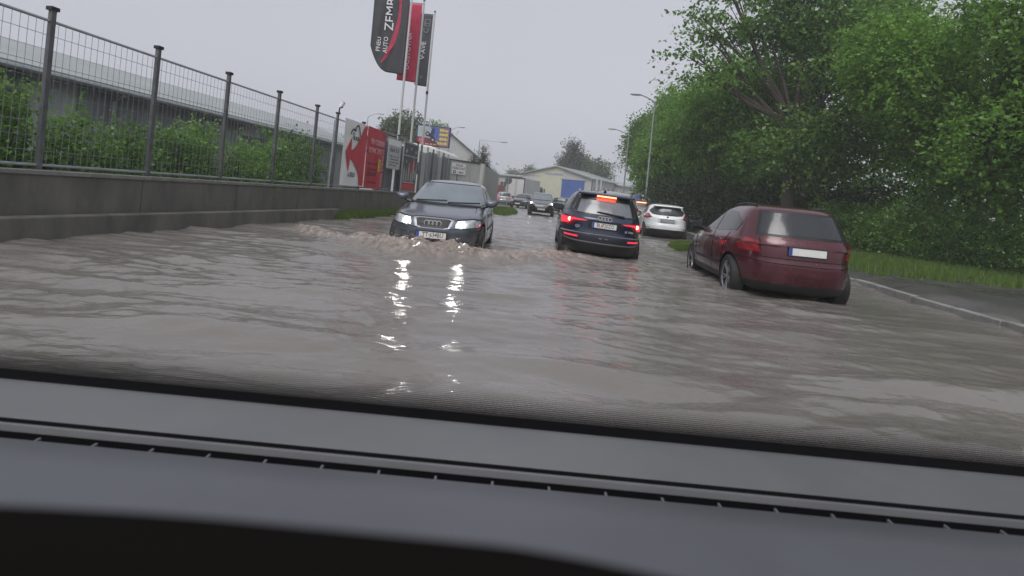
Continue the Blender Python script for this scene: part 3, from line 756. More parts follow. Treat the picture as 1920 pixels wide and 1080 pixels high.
# concrete wall receding behind it
cw = thing('concrete_wall', 'pale streaked concrete wall receding beyond the parking notice', 'wall')
ca, cb = Vector((-1.86, 31.4, 0)), Vector((-1.22, 43.2, 0)); dd = (cb-ca).normalized(); MC = frame(ca, dd, Z); Lc = (cb-ca).length
for k in range(5):
    MB().prism([(k*Lc/5+0.01, -0.3), ((k+1)*Lc/5-0.01, -0.3), ((k+1)*Lc/5-0.01, 2.80), (k*Lc/5+0.01, 2.80)], MC @ Matrix.Translation((0, 0, -0.3)), 0.30).build('wall_segment', CONC_L, cw, bevel=0.03)
MB().tube([(ca.x-0.02, ca.y-0.12, -0.3), (ca.x-0.02, ca.y-0.12, 2.84)], 0.17, 14).build('end_post', CONC_L, cw, smooth=True)
MB().tube([(cb.x-0.15, cb.y, -0.3), (cb.x-0.15, cb.y, 2.82)], 0.16, 14).build('end_post', CONC_L, cw, smooth=True)

# ------------------------------------------------------------------ flagpoles and flags
POLE = mat('white_pole', (0.52, 0.53, 0.53), rough=0.35, var=0.08, metal=0.2)
fp = []
for k, (y, top, lab) in enumerate(((21.5, 9.6, 'white flagpole carrying the wide black flag'), (22.7, 9.05, 'middle white flagpole carrying the red flag'), (24.3, 9.15, 'right white flagpole carrying the narrow dark flag'))):
    p = wp(y, -0.42 if k == 0 else -0.30, 0); t = thing('flagpole', lab, 'flagpole', p, 0, 'flagpoles behind the fence')
    MB().tube([(0, 0, -0.2), (0, 0, top)], [0.055, 0.038], 12).build('pole', POLE, t, smooth=True)
    MB().tube([(0, 0, top), (0, 0, top+0.05)], 0.05, 12).build('cap', DSTEEL, t, smooth=True)
    MB().tube([(0, -0.02, top-0.12), (-0.75 if k else -1.3, -0.02, top-0.12)], 0.016, 6).build('arm', GALV, t)
    if k == 2: MB().box((0, -0.05, 5.45), (0.10, 0.10, 0.12)).build('clamp', BLACK, t)
    fp.append((p, top))
BLKF = mat('black_flag_cloth', (0.040, 0.041, 0.046), rough=0.6, var=0.25, vscale=3, transl=0.2)
REDF = mat('red_flag_cloth', (0.52, 0.035, 0.085), rough=0.55, var=0.16, vscale=4)
GRYF = mat('charcoal_flag_cloth', (0.055, 0.062, 0.068), rough=0.6, var=0.25, vscale=3)
REDL = mat('flag_red_stripe', (0.42, 0.03, 0.07), rough=0.6, var=0.2)
WHF = mat('flag_white_print', (0.70, 0.70, 0.72), rough=0.6, var=0.1)
def flag(name, label, p, w, z0, z1, m, wob, seed, corner=0.0):
    t = thing(name, label, 'flag', (p.x, p.y, 0))
    nx, nz = 22, 46; v = []; f = []
    def D(x, z): return wob*(math.sin(x*7+z*0.9+seed)+0.5*math.sin(x*13-z*1.7+seed*2))*min(1, -x*2)
    for j in range(nz+1):
        for i in range(nx+1):
            u, s = i/nx, j/nz; x = -0.06-u*w; zb = z0
            if corner > 0: zb = z0 + 0.08 + u*0.12 + corner*max(0, (u-0.45)/0.55)**2.2
            else: zb = z0 + u*0.04
            z = zb+(z1-zb)*s; v.append((x, D(x, z)-0.03, z))
    for j in range(nz):
        for i in range(nx): a = j*(nx+1)+i; f.append((a, a+nx+1, a+nx+2, a+1))
    o = MB().quadmesh(v, f).build('cloth', m, t, smooth=True)
    s = o.modifiers.new('solid', 'SOLIDIFY'); s.thickness = 0.006; s.offset = 0
    return t, D
def flagtext(t, D, s, size, x, z, m, xs=1.0):
    text('lettering', s, size, m, t, frame((x, D(x, z)-0.055, z), (0, 0, 1), (-1, 0, 0)), 0.004, 'CENTER', xs)
t1, D1 = flag('black_flag', 'wide black flag with red curved stripe and white letters running upwards', fp[0][0], 1.42, 5.50, 9.45, BLKF, 0.035, 1, 0.95)
flagtext(t1, D1, 'ZEMB', 0.50, -0.78, 7.95, WHF, 1.05)
flagtext(t1, D1, 'AUTO', 0.25, -0.86, 6.72, WHF, 0.95)
flagtext(t1, D1, 'PNEU', 0.25, -1.14, 6.72, WHF, 0.95)
mb = MB(); pts = [(-0.98, 6.0), (-0.80, 6.3), (-0.62, 6.75), (-0.50, 7.2), (-0.42, 7.7), (-0.40, 8.2), (-0.44, 8.8), (-0.52, 9.3)]
ws = [0.03, 0.07, 0.10, 0.10, 0.07, 0.05, 0.05, 0.06]; v = []; f = []
for (x, z), w in zip(pts, ws): v += [(x-w, D1(x-w, z)-0.045, z), (x+w, D1(x+w, z)-0.045, z)]
for i in range(len(pts)-1): f.append((2*i, 2*i+1, 2*i+3, 2*i+2))
o = MB().quadmesh(v, f).build('stripe', REDL, t1); o.modifiers.new('s', 'SOLIDIFY').thickness = 0.003
t2, D2 = flag('red_flag', 'narrow crimson flag between the black and the charcoal flags', fp[1][0], 0.80, 5.55, 8.90, REDF, 0.025, 3)
flagtext(t2, D2, 'DOSTOVNA', 0.27, -0.46, 6.85, WHF, 1.05)
t3, D3 = flag('charcoal_flag', 'narrow charcoal flag with faint square emblem, right of the red flag', fp[2][0], 0.55, 5.72, 9.02, GRYF, 0.025, 5)
flagtext(t3, D3, 'V·AVE', 0.27, -0.36, 7.35, WHF, 1.15)
GP = mat('flag_grey_print', (0.24, 0.25, 0.26), rough=0.6, var=0.1)
flagtext(t3, D3, 'C', 0.34, -0.30, 8.25, GP)
flagtext(t3, D3, '<', 0.30, -0.34, 6.15, GP)
mb = MB(); Me = frame((-0.28, -0.065, 8.62), (0, 0, 1), (-1, 0, 0))
for a, b_, c_, e in ((-.16, -.13, .16, -.10), (-.16, .10, .16, .13), (-.16, -.10, -.13, .10), (.13, -.10, .16, .10), (-.05, -.10, -.02, .10)):
    mb.prism([(a, b_), (c_, b_), (c_, e), (a, e)], Me, 0.004)
mb.build('emblem', GP, t3)

# ------------------------------------------------------------------ billboard
bb = thing('billboard', 'large billboard with blue and yellow advertisement showing a rider on a quad bike', 'billboard', (-5.9, 40, 0))
MBb = frame((-7.55, 40.0, 4.25), (1, 0.04, 0), Z); bw, bh = 2.52, 1.55
MBb = Matrix.Translation((5.9, -40, 0)) @ MBb
MB().prism([(0, 0), (bw, 0), (bw, bh), (0, bh)], MBb, -0.18).build('box', mat('billboard_case', (0.03, 0.02, 0.05), rough=0.4), bb)
MB().box((0, 0.25, 2.0), (0.28, 0.28, 4.4)).build('post', DSTEEL, bb)
MF = MBb @ Matrix.Translation((0, 0, 0.004))
SKYP = mat('sky_print', (0.36, 0.43, 0.50), rough=0.35, var=0.3, vscale=1.2)
BLUP = mat('blue_print', (0.07, 0.12, 0.36), rough=0.35, var=0.35, vscale=1.5)
flat([(0.06, 0.06), (1.62, 0.06), (1.62, bh-.06), (0.06, bh-.06)], MF, SKYP, 'picture', bb)
flat([(1.05, 0.5), (1.62, 0.4), (1.62, bh-.07), (1.0, bh-.07), (1.2, 1.0)], MF @ Matrix.Translation((0, 0, .004)), BLUP, 'blue_area', bb)
flat([(1.62, 0.06), (bw-.1, 0.06), (bw-.1, bh-.06), (1.62, bh-.06)], MF, mat('violet_print', (0.20, 0.15, 0.26), rough=0.4, var=0.2), 'text_area', bb)
flat([(0.06, 0.06), (1.75, 0.06), (1.55, 0.35), (0.95, 0.62), (0.06, 0.68)], MF @ Matrix.Translation((0, 0, .006)), mat('maroon_print', (0.16, 0.035, 0.03), rough=0.4, var=0.5, vscale=5), 'ground_area', bb)
flat([(0.15, 0.12), (0.62, 0.12), (0.62, 0.62), (0.15, 0.62)], MF @ Matrix.Translation((0, 0, .010)), REDP, 'red_square', bb)
text('lettering', 'VS', 0.34, PALE, bb, MF @ Matrix.Translation((0.38, 0.42, 0.014)))
flat([(0.17, 0.15), (0.58, 0.15), (0.58, 0.22), (0.17, 0.22)], MF @ Matrix.Translation((0, 0, .014)), PALE, 'strip', bb)
flat([(0.25, 1.1), (0.6, 1.0), (0.75, 1.25), (0.4, 1.38)], MF @ Matrix.Translation((0, 0, .008)), mat('lime_print', (0.34, 0.42, 0.16), rough=0.4, var=0.3), 'green_area', bb)
TY = MF @ Matrix.Translation((0, 0, .012))
for (x, z, r_) in ((0.80, 0.92, 0.17), (1.22, 0.50, 0.19)):
    flat([(x+r_*math.cos(a*math.pi/8), z+r_*math.sin(a*math.pi/8)*1.15) for a in range(16)], TY, INK, 'printed_wheel', bb)
    flat([(x+r_*.45*math.cos(a*math.pi/6), z+r_*.45*math.sin(a*math.pi/6)) for a in range(12)], TY @ Matrix.Translation((0, 0, .004)), PALE, 'printed_hub', bb)
flat([(0.78, 0.95), (1.05, 1.0), (1.35, 0.66), (1.2, 0.5), (0.95, 0.72)], TY, INK, 'printed_bike', bb)
flat([(1.02, 0.95), (1.06, 1.22), (1.16, 1.38), (1.30, 1.32), (1.30, 1.0), (1.24, 0.82)], TY @ Matrix.Translation((0, 0, .003)), mat('navy_print', (0.02, 0.03, 0.10), rough=0.5), 'printed_rider', bb)
for q, z in enumerate((1.18, 0.86, 0.52, 0.20)):
    mb = MB(); scribble(mb, 1.70-(0.1 if q > 1 else 0), 2.34, z, 0.20, q+50, TY); mb.build('yellow_words', YEL, bb)
mb = MB(); scribble(mb, 0.68, 1.5, 0.12, 0.10, 77, TY); mb.build('pale_words', PALE, bb)

# ------------------------------------------------------------------ street lamps
LHEAD = mat('lamp_glass', (0.55, 0.56, 0.55), rough=0.3, var=0)
def lamp(loc, h, rz, label, arm=1.1, rise=0.35, r=0.075, straight=False, grp='street lamps'):
    t = thing('street_lamp', label, 'street lamp', loc, rz, grp)
    MB().tube([(0, 0, -0.2), (0, 0, 1.2), (0, 0, 1.21), (0, 0, h)], [r*1.5, r*1.35, r, r*0.6], 12).build('pole', GALV, t, smooth=True)
    if straight: pts = [(0, 0, h-0.02), (0.08, 0, h+0.02), (arm, 0, h+0.02)]
    else: pts = [(arm*0.02, 0, h-0.05)]+[(arm*(0.02+0.98*k/7), 0, h+rise*math.sin(k/7*1.35)) for k in range(1, 8)]
    MB().tube(pts, r*0.5, 8).build('arm', GALV, t, smooth=True)
    e = Vector(pts[-1])
    hd = MB(); hd.prism([(-0.05, -0.07), (0.15, -0.11), (0.55, -0.09), (0.62, 0), (0.55, 0.09), (0.15, 0.11), (-0.05, 0.07)], Matrix.Translation(e+Vector((0, 0, -0.04))), 0.08)
    o = hd.build('lamp_head', GALV, t, bevel=0.02)
    MB().prism([(0.12, -0.07), (0.5, -0.06), (0.5, 0.06), (0.12, 0.07)], Matrix.Translation(e+Vector((0, 0, -0.062))), 0.02).build('lens', LHEAD, o)
    return t
lamp((8.25, 33, 0), 7.75, R(180), 'nearest tall street lamp in front of the trees, behind the white hatchback', 0.95, 0.38)
lamp((9.95, 48, 0), 7.6, R(180), 'second street lamp half hidden by the leaves further along the right side', 1.3, 0.4)
lamp((-3.5, 50, 0), 6.05, 0, 'street lamp with a straight level arm above the concrete wall', 2.0, 0, 0.06, True)
lamp((-7.0, 55, 0), 7.2, 0, 'curved street lamp rising beside the right edge of the billboard', 0.9, 0.5, 0.06)
lamp((-16.4, 58, 0), 8.2, 0, 'distant curved street lamp above the red banner', 1.1, 0.45, 0.06)
# utility poles far along the right
up = thing('utility_pole', 'short pale twin utility pole in front of the long white building', 'pole', (12.2, 78, 0))
MB().tube([(0, 0, 0), (0, 0, 4.8)], 0.14, 8).build('pole', CONC_L, up); MB().tube([(0.6, 0, 0), (0.6, 0, 4.9)], 0.12, 8).build('pole', CONC_L, up)

# ------------------------------------------------------------------ buildings
PLAST = mat('cream_plaster', (0.50, 0.50, 0.38), rough=0.8, var=0.08, vscale=1)
PLASTP = mat('pinkish_plaster', (0.48, 0.45, 0.43), rough=0.8, var=0.1, vscale=1)
PLASTW = mat('grey_white_plaster', (0.42, 0.42, 0.40), rough=0.8, var=0.1, vscale=1)
BLUED = mat('blue_door_paint', (0.030, 0.085, 0.32), rough=0.45, var=0.12, vscale=0.8)
ROOFG = mat('pale_roof_sheet', (0.30, 0.33, 0.32), rough=0.4, metal=0.15, var=0.15, vscale=0.6)
ROOFD = mat('dark_roof_sheet', (0.07, 0.07, 0.072), rough=0.45, var=0.3)
GLASSD = mat('dark_window_glass', (0.035, 0.042, 0.048), rough=0.06, var=0, ior=1.6)
FRW = mat('white_window_frame', (0.60, 0.60, 0.58), rough=0.4, var=0.05)

def window(parent, M, x, z, w, h, bars=1):
    """frame built proud of the wall, pane set back inside it; M: wall plane, z outward"""
    mb = MB(); t = 0.07
    for a in ((x, z, x+w, z+t), (x, z+h-t, x+w, z+h), (x, z+t, x+t, z+h-t), (x+w-t, z+t, x+w, z+h-t)):
        mb.prism([(a[0], a[1]), (a[2], a[1]), (a[2], a[3]), (a[0], a[3])], M, 0.06)
    for b in range(bars):
        c = x+w*(b+1)/(bars+1); mb.prism([(c-.03, z+t), (c+.03, z+t), (c+.03, z+h-t), (c-.03, z+h-t)], M, 0.05)
    o = mb.build('window', FRW, parent)
    MB().prism([(x+t, z+t), (x+w-t, z+t), (x+w-t, z+h-t), (x+t, z+h-t)], M, 0.02).build('pane', GLASSD, o)
    MB().prism([(x-.06, z-.09), (x+w+.06, z-.09), (x+w+.06, z-0.003), (x-.06, z-0.003)], M, 0.14).build('sill', COPE, o)
    return o

# gabled hall
hall = thing('industrial_hall', 'gabled hall with cream wall, blue doors and pale roof at the street end', 'building', (1.6, 100.5, 0))
fl, fr, bk = Vector((1.6, 100.5, 0)), Vector((13.9, 95.0, 0)), Vector((22.0, 108.5, 0))
O = fl.copy(); inv = Matrix.Translation(-O)
fd = (fr-fl).normalized(); FW = (fr-fl).length; MFh = inv @ frame(fl, fd, Z)
ez, az = 5.5, 7.2; apx = FW*0.50
def eave(x): return ez+(az-ez)*(1-abs(x-apx)/(FW/2))
MB().prism([(0, -.5), (2.6, -.5), (2.6, eave(2.6)), (0, eave(0))], MFh, -0.3).build('wall', PLASTP, hall, label='pinkish end of the hall front')
MB().prism([(2.605, -.5), (8.0, -.5), (8.0, eave(8.0)), (apx, az), (2.605, eave(2.605))], MFh, -0.29).build('wall', PLAST, hall, label='cream painted middle of the hall front')
MB().prism([(8.005, -.5), (FW, -.5), (FW, ez), (8.005, eave(8.005))], MFh, -0.3).build('wall', PLASTW, hall)
mb = MB(); scribble(mb, 4.6, 8.0, 5.62, 0.42, 91, MFh @ Matrix.Translation((0, 0, 0.01))); mb.build('faded_lettering', mat('faded_blue_print', (0.22, 0.25, 0.34), rough=0.7), hall)
mb = MB(); scribble(mb, 0.7, 3.6, 5.15, 0.26, 92, MFh @ Matrix.Translation((0, 0, 0.01))); mb.build('faded_lettering', mat('faded_red_print', (0.34, 0.25, 0.25), rough=0.7), hall)
for k in range(3): MB().prism([(7.95+k*1.42, 1.3), (7.95+(k+1)*1.42-0.02, 1.3), (7.95+(k+1)*1.42-.02, 5.0), (7.95+k*1.42, 5.0)], MFh @ Matrix.Translation((0, 0, 0.02)), 0.08).build('sliding_door', BLUED, hall)
MB().prism([(7.7, 5.02), (12.4, 5.02), (12.4, 5.14), (7.7, 5.14)], MFh, 0.16).build('door_rail', ROOFG, hall)
MB().prism([(7.7, 1.12), (12.4, 1.12), (12.4, 1.28), (7.7, 1.28)], MFh, 0.5).build('loading_edge', FRW, hall)
sd = (bk-fr).normalized(); SL = (bk-fr).length; MS = inv @ frame(fr, sd, Z)
MB().prism([(0, -.5), (SL, -.5), (SL, ez), (0, ez)], MS, -0.3).build('wall', PLASTW, hall)
for k in range(6): window(hall, MS, 0.9+k*2.3, 2.4, 1.1, 1.9)
mb = MB(); off = 0.45
for sgn in (-1, 1):
    e0 = fl-fd*0.4 if sgn < 0 else fr+fd*0.4
    r0 = fl+fd*apx-sd*off; e0 = e0-sd*off; L = sd*(SL+off)
    v = [Vector((e0.x, e0.y, ez-0.1)), Vector((r0.x, r0.y, az+0.05)), Vector((r0.x, r0.y, az+0.05))+L, Vector((e0.x, e0.y, ez-0.1))+L]
    v = [p-O for p in v]; v += [p+Vector((0, 0, 0.20)) for p in v]
    MB().quadmesh(v, [(0, 1, 2, 3), (7, 6, 5, 4), (0, 4, 5, 1), (1, 5, 6, 2), (2, 6, 7, 3), (3, 7, 4, 0)]).build('roof', ROOFG, hall)
mb = MB()
for k in range(2): mb.tube([tuple(fr-O-sd*0.02+fd*0.1+Vector((0, 0, 0))), tuple(fr-O-sd*0.02+fd*0.1+Vector((0, 0, 5.3)))], 0.07, 6)
mb.build('downpipe', DSTEEL, hall)
# long low hall to the right, beyond
def longhall(name, label, a, b, h, m, nw, z0, wh, ww, roofh=0.9, depth=7):
    a = Vector(a); b = Vector(b); d = (b-a).normalized(); L = (b-a).length
    t = thing(name, label, 'building', a); M = Matrix.Translation(-a) @ frame(a, d, Z)
    MB().prism([(0, -.5), (L, -.5), (L, h), (0, h)], M, -depth).build('wall', m, t)
    sp = L/nw
    for k in range(nw): window(t, M, sp*(k+0.5)-ww/2, z0, ww, wh)
    mb = MB(); n = M.to_3x3() @ Vector((0, 0, 1)); o = n*0.4
    p = [d*-0.3+o, d*(L+.3)+o, d*(L+.3)-n*(depth/2), d*-0.3-n*(depth/2)]
    v = [p[0]+Z*h, p[1]+Z*h, p[2]+Z*(h+roofh), p[3]+Z*(h+roofh)]; v += [q+Z*0.18 for q in v]
    mb.quadmesh(v, [(0, 1, 2, 3), (7, 6, 5, 4), (0, 4, 5, 1), (1, 5, 6, 2), (2, 6, 7, 3), (3, 7, 4, 0)])
    mb.build('roof', ROOFG, t)
    return t
longhall('long_building', 'long low grey white building with a row of windows beside the twin pole', (20.5, 104, 0), (30.5, 110.5, 0), 5.0, PLASTW, 5, 1.9, 2.2, 1.3)
longhall('side_building', 'low beige annexe left of the gabled hall behind the white truck', (-9, 106, 0), (1.2, 103.5, 0), 4.9, PLASTP, 5, 2.6, 1.2, 1.4, 0.3)
ysd = thing('yard_shed', 'long ribbed grey sheet metal shed standing behind the wire fence on the left', 'building', (-11.5, 4.5, 0))
ya_, yb_ = Vector((-11.9, 4.5, 0)), Vector((-8.6, 30, 0)); yd = (yb_-ya_).normalized(); YL = (yb_-ya_).length; MY = Matrix.Translation((11.5, -4.5, 0)) @ frame(ya_, yd, Z)
MB().prism([(0, -.5), (YL, -.5), (YL, 2.88), (0, 2.88)], MY @ Matrix.Translation((0, 0, -0.05)), -6).build('wall', SHEETM, ysd)
nsh = 24
for k in range(nsh):
    w_ = YL/nsh-0.012; pr = []
    for q in range(5): x_ = q*w_/5; pr += [(x_, 0), (x_+w_/5*.5, 0), (x_+w_/5*.6, .035), (x_+w_/5*.9, .035)]
    pr.append((w_, 0)); v_ = []
    for (x_, d_) in pr: v_ += [MY @ Vector((k*YL/nsh+x_, -0.4, d_)), MY @ Vector((k*YL/nsh+x_, 2.86, d_))]
    MB().quadmesh(v_, [(2*q, 2*q+2, 2*q+3, 2*q+1) for q in range(len(pr)-1)]).build('sheet', SHEETM if k % 7 else SHEETL, ysd)
p_ = [MY @ Vector(q) for q in ((-.3, 2.86, .45), (YL+.3, 2.86, .45), (YL+.3, 3.9, -3), (-.3, 3.9, -3))]; v_ = p_+[q+Z*.1 for q in p_]
MB().quadmesh(v_, [(0, 1, 2, 3), (7, 6, 5, 4), (0, 4, 5, 1), (1, 5, 6, 2), (2, 6, 7, 3), (3, 7, 4, 0)]).build('roof', ROOFG, ysd)
MB().tube([MY @ Vector((-.3, 2.84, .52)), MY @ Vector((YL+.3, 2.84, .52))], 0.07, 8).build('gutter', GALV, ysd, smooth=True)
for k in range(4): MB().tube([MY @ Vector((2+k*7.5, -.3, .12)), MY @ Vector((2+k*7.5, 2.6, .12)), MY @ Vector((2+k*7.5, 2.8, .5))], 0.045, 8).build('downpipe', GALV, ysd, smooth=True)
for k in range(2): MB().prism([(4+k*11, -.4), (7.4+k*11, -.4), (7.4+k*11, 2.4), (4+k*11, 2.4)], MY @ Matrix.Translation((0, 0, .04)), .03).build('roller_door', DSTEEL, ysd)

# blue and white hoarding seen under the leaves
ho = thing('hoarding', 'blue and white hoarding glimpsed under the tree leaves right of the lamp post', 'hoarding', (14.6, 62, 0))
for k in range(4): MB().box((k*0.95, k*0.12, 1.9), (0.93, 0.05, 1.6), 0.12).build('panel', (mat('hoarding_blue', (0.16, 0.18, 0.46), rough=0.5, var=0.3), WHITE)[k % 2], ho)
for k in range(3): MB().tube([(k*1.4, k*0.18+.1, -.3), (k*1.4, k*0.18+.1, 2.6)], 0.05, 6).build('post', GALV, ho)
# pale arched storage hall far behind the billboard
ah = thing('storage_hall', 'hazy pale storage hall with a long sloping roof behind the billboard', 'building', (-12, 84, 0))
v = [(-9, 0, 0), (8.0, 0, 0), (8.0, 0, 5.2), (1.4, 0, 9.9), (-9, 0, 5), (-9, 22, 0), (8.0, 22, 0), (8.0, 22, 5.2), (1.4, 22, 9.9), (-9, 22, 5)]
MB().quadmesh(v, [(0, 1, 2, 3, 4), (9, 8, 7, 6, 5), (1, 6, 7, 2), (0, 4, 9, 5)]).build('wall', PLASTW, ah)
v = [(8.5, -.5, 4.95), (1.4, -.5, 10.05), (1.4, 22.5, 10.05), (8.5, 22.5, 4.95), (-9.5, -.5, 4.9), (-9.5, 22.5, 4.9)]
v += [(a, b, c+.15) for a, b, c in v]
MB().quadmesh(v, [(6, 9, 8, 7), (0, 1, 2, 3), (7, 8, 11, 10), (1, 4, 5, 2), (0, 6, 7, 1), (1, 7, 10, 4), (3, 2, 8, 9), (0, 3, 9, 6)]).build('roof', ROOFG, ah)
# low pale sheds beyond the wall end
longhall('flat_shed', 'low pale flat roofed shed beyond the end of the concrete wall', (-8.5, 75, 0), (-3.4, 74, 0), 3.9, PLASTW, 3, 2.3, 0.9, 1.0, 0.1, 5)
kx = thing('small_house', 'small building with a dark pitched roof behind the flagpoles', 'building', (-11.6, 44, 0))
v = [(-2.0, 0, 0), (4.2, 0, 0), (4.2, 0, 4.3), (1.1, 0, 5.1), (-2.0, 0, 4.3), (-2, 5, 0), (4.2, 5, 0), (4.2, 5, 4.3), (1.1, 5, 5.1), (-2, 5, 4.3)]
MB().quadmesh(v, [(0, 1, 2, 3, 4), (9, 8, 7, 6, 5), (1, 6, 7, 2), (0, 4, 9, 5)]).build('wall', PLASTW, kx)
v = [(4.6, -.4, 4.25), (1.1, -.4, 5.2), (1.1, 5.4, 5.2), (4.6, 5.4, 4.25), (-2.4, -.4, 4.25), (-2.4, 5.4, 4.25)]; v += [(a, b, c+.18) for a, b, c in v]
MB().quadmesh(v, [(6, 9, 8, 7), (0, 1, 2, 3), (7, 8, 11, 10), (1, 4, 5, 2), (0, 6, 7, 1), (1, 7, 10, 4), (3, 2, 8, 9), (0, 3, 9, 6)]).build('roof', ROOFD, kx)

# ------------------------------------------------------------------ vehicles
def pchip(x, y, xi):
    x = np.array(x, float); y = np.array(y, float); h = np.diff(x); d = np.diff(y)/h; m = np.zeros(len(x))
    for i in range(1, len(x)-1):
        if d[i-1]*d[i] > 0: w1 = 2*h[i]+h[i-1]; w2 = h[i]+2*h[i-1]; m[i] = (w1+w2)/(w1/d[i-1]+w2/d[i])
    m[0] = d[0]; m[-1] = d[-1]
    k = np.clip(np.searchsorted(x, xi)-1, 0, len(h)-1); t = (xi-x[k])/h[k]
    return (2*t**3-3*t**2+1)*y[k]+(t**3-2*t**2+t)*h[k]*m[k]+(-2*t**3+3*t**2)*y[k+1]+(t**3-t**2)*h[k]*m[k+1]

GLS = mat('car_glass', (0.15, 0.18, 0.20), rough=0.08, var=0.15, vscale=2, ior=1.9, drops=0.05)
GLSD = mat('car_glass_dark', (0.022, 0.026, 0.03), rough=0.06, var=0, ior=1.6, drops=0.05)
CHR = mat('chrome', (0.62, 0.63, 0.64), rough=0.16, metal=1.0, var=0)
ALU = mat('alloy', (0.34, 0.35, 0.36), rough=0.34, metal=0.8, var=0.15)
PLATE = mat('plate_white', (0.72, 0.72, 0.68), rough=0.4, var=0.04)
PLBLUE = mat('plate_blue', (0.02, 0.06, 0.35), rough=0.4, var=0)
LENSW = mat('headlight_lens', (0.55, 0.58, 0.60), rough=0.12, metal=0.35, var=0.25, vscale=18, coat=1)
LAMPON = mat('headlight_on', (0.9, 0.9, 0.9), var=0, emit=(1.0, 0.97, 0.92), estr=110)
LAMPLOW = mat('headlight_on_far', (0.9, 0.9, 0.9), var=0, emit=(1.0, 0.98, 0.95), estr=9)
REDL1 = mat('tail_lens', (0.28, 0.012, 0.02), rough=0.15, var=0.2, vscale=15, coat=1)
REDGLOW = mat('tail_lens_lit', (0.4, 0.02, 0.03), rough=0.2, var=0, emit=(1.0, 0.05, 0.085), estr=0.85)
REDHOT = mat('brake_light_on', (0.9, 0.3, 0.25), var=0, emit=(1.0, 0.28, 0.22), estr=9)
BRAKE3 = mat('third_brake_light', (0.9, 0.3, 0.2), var=0, emit=(1.0, 0.20, 0.09), estr=6)
BRAKEG = mat('brake_light_glow', (0.5, 0.08, 0.04), rough=0.3, var=0.3, vscale=9, emit=(1.0, 0.12, 0.04), estr=0.08)  # dim emission standing in for brake light glow mirrored on the window
SEAM = mat('seam_shadow', (0.006, 0.006, 0.007), rough=0.9, var=0, spec=0.1)
def paint(name, col, metal=0.3, rough=0.32): return mat(name, col, rough=rough, metal=metal, var=0.10, vscale=2.5, coat=0.8, drops=0.12)

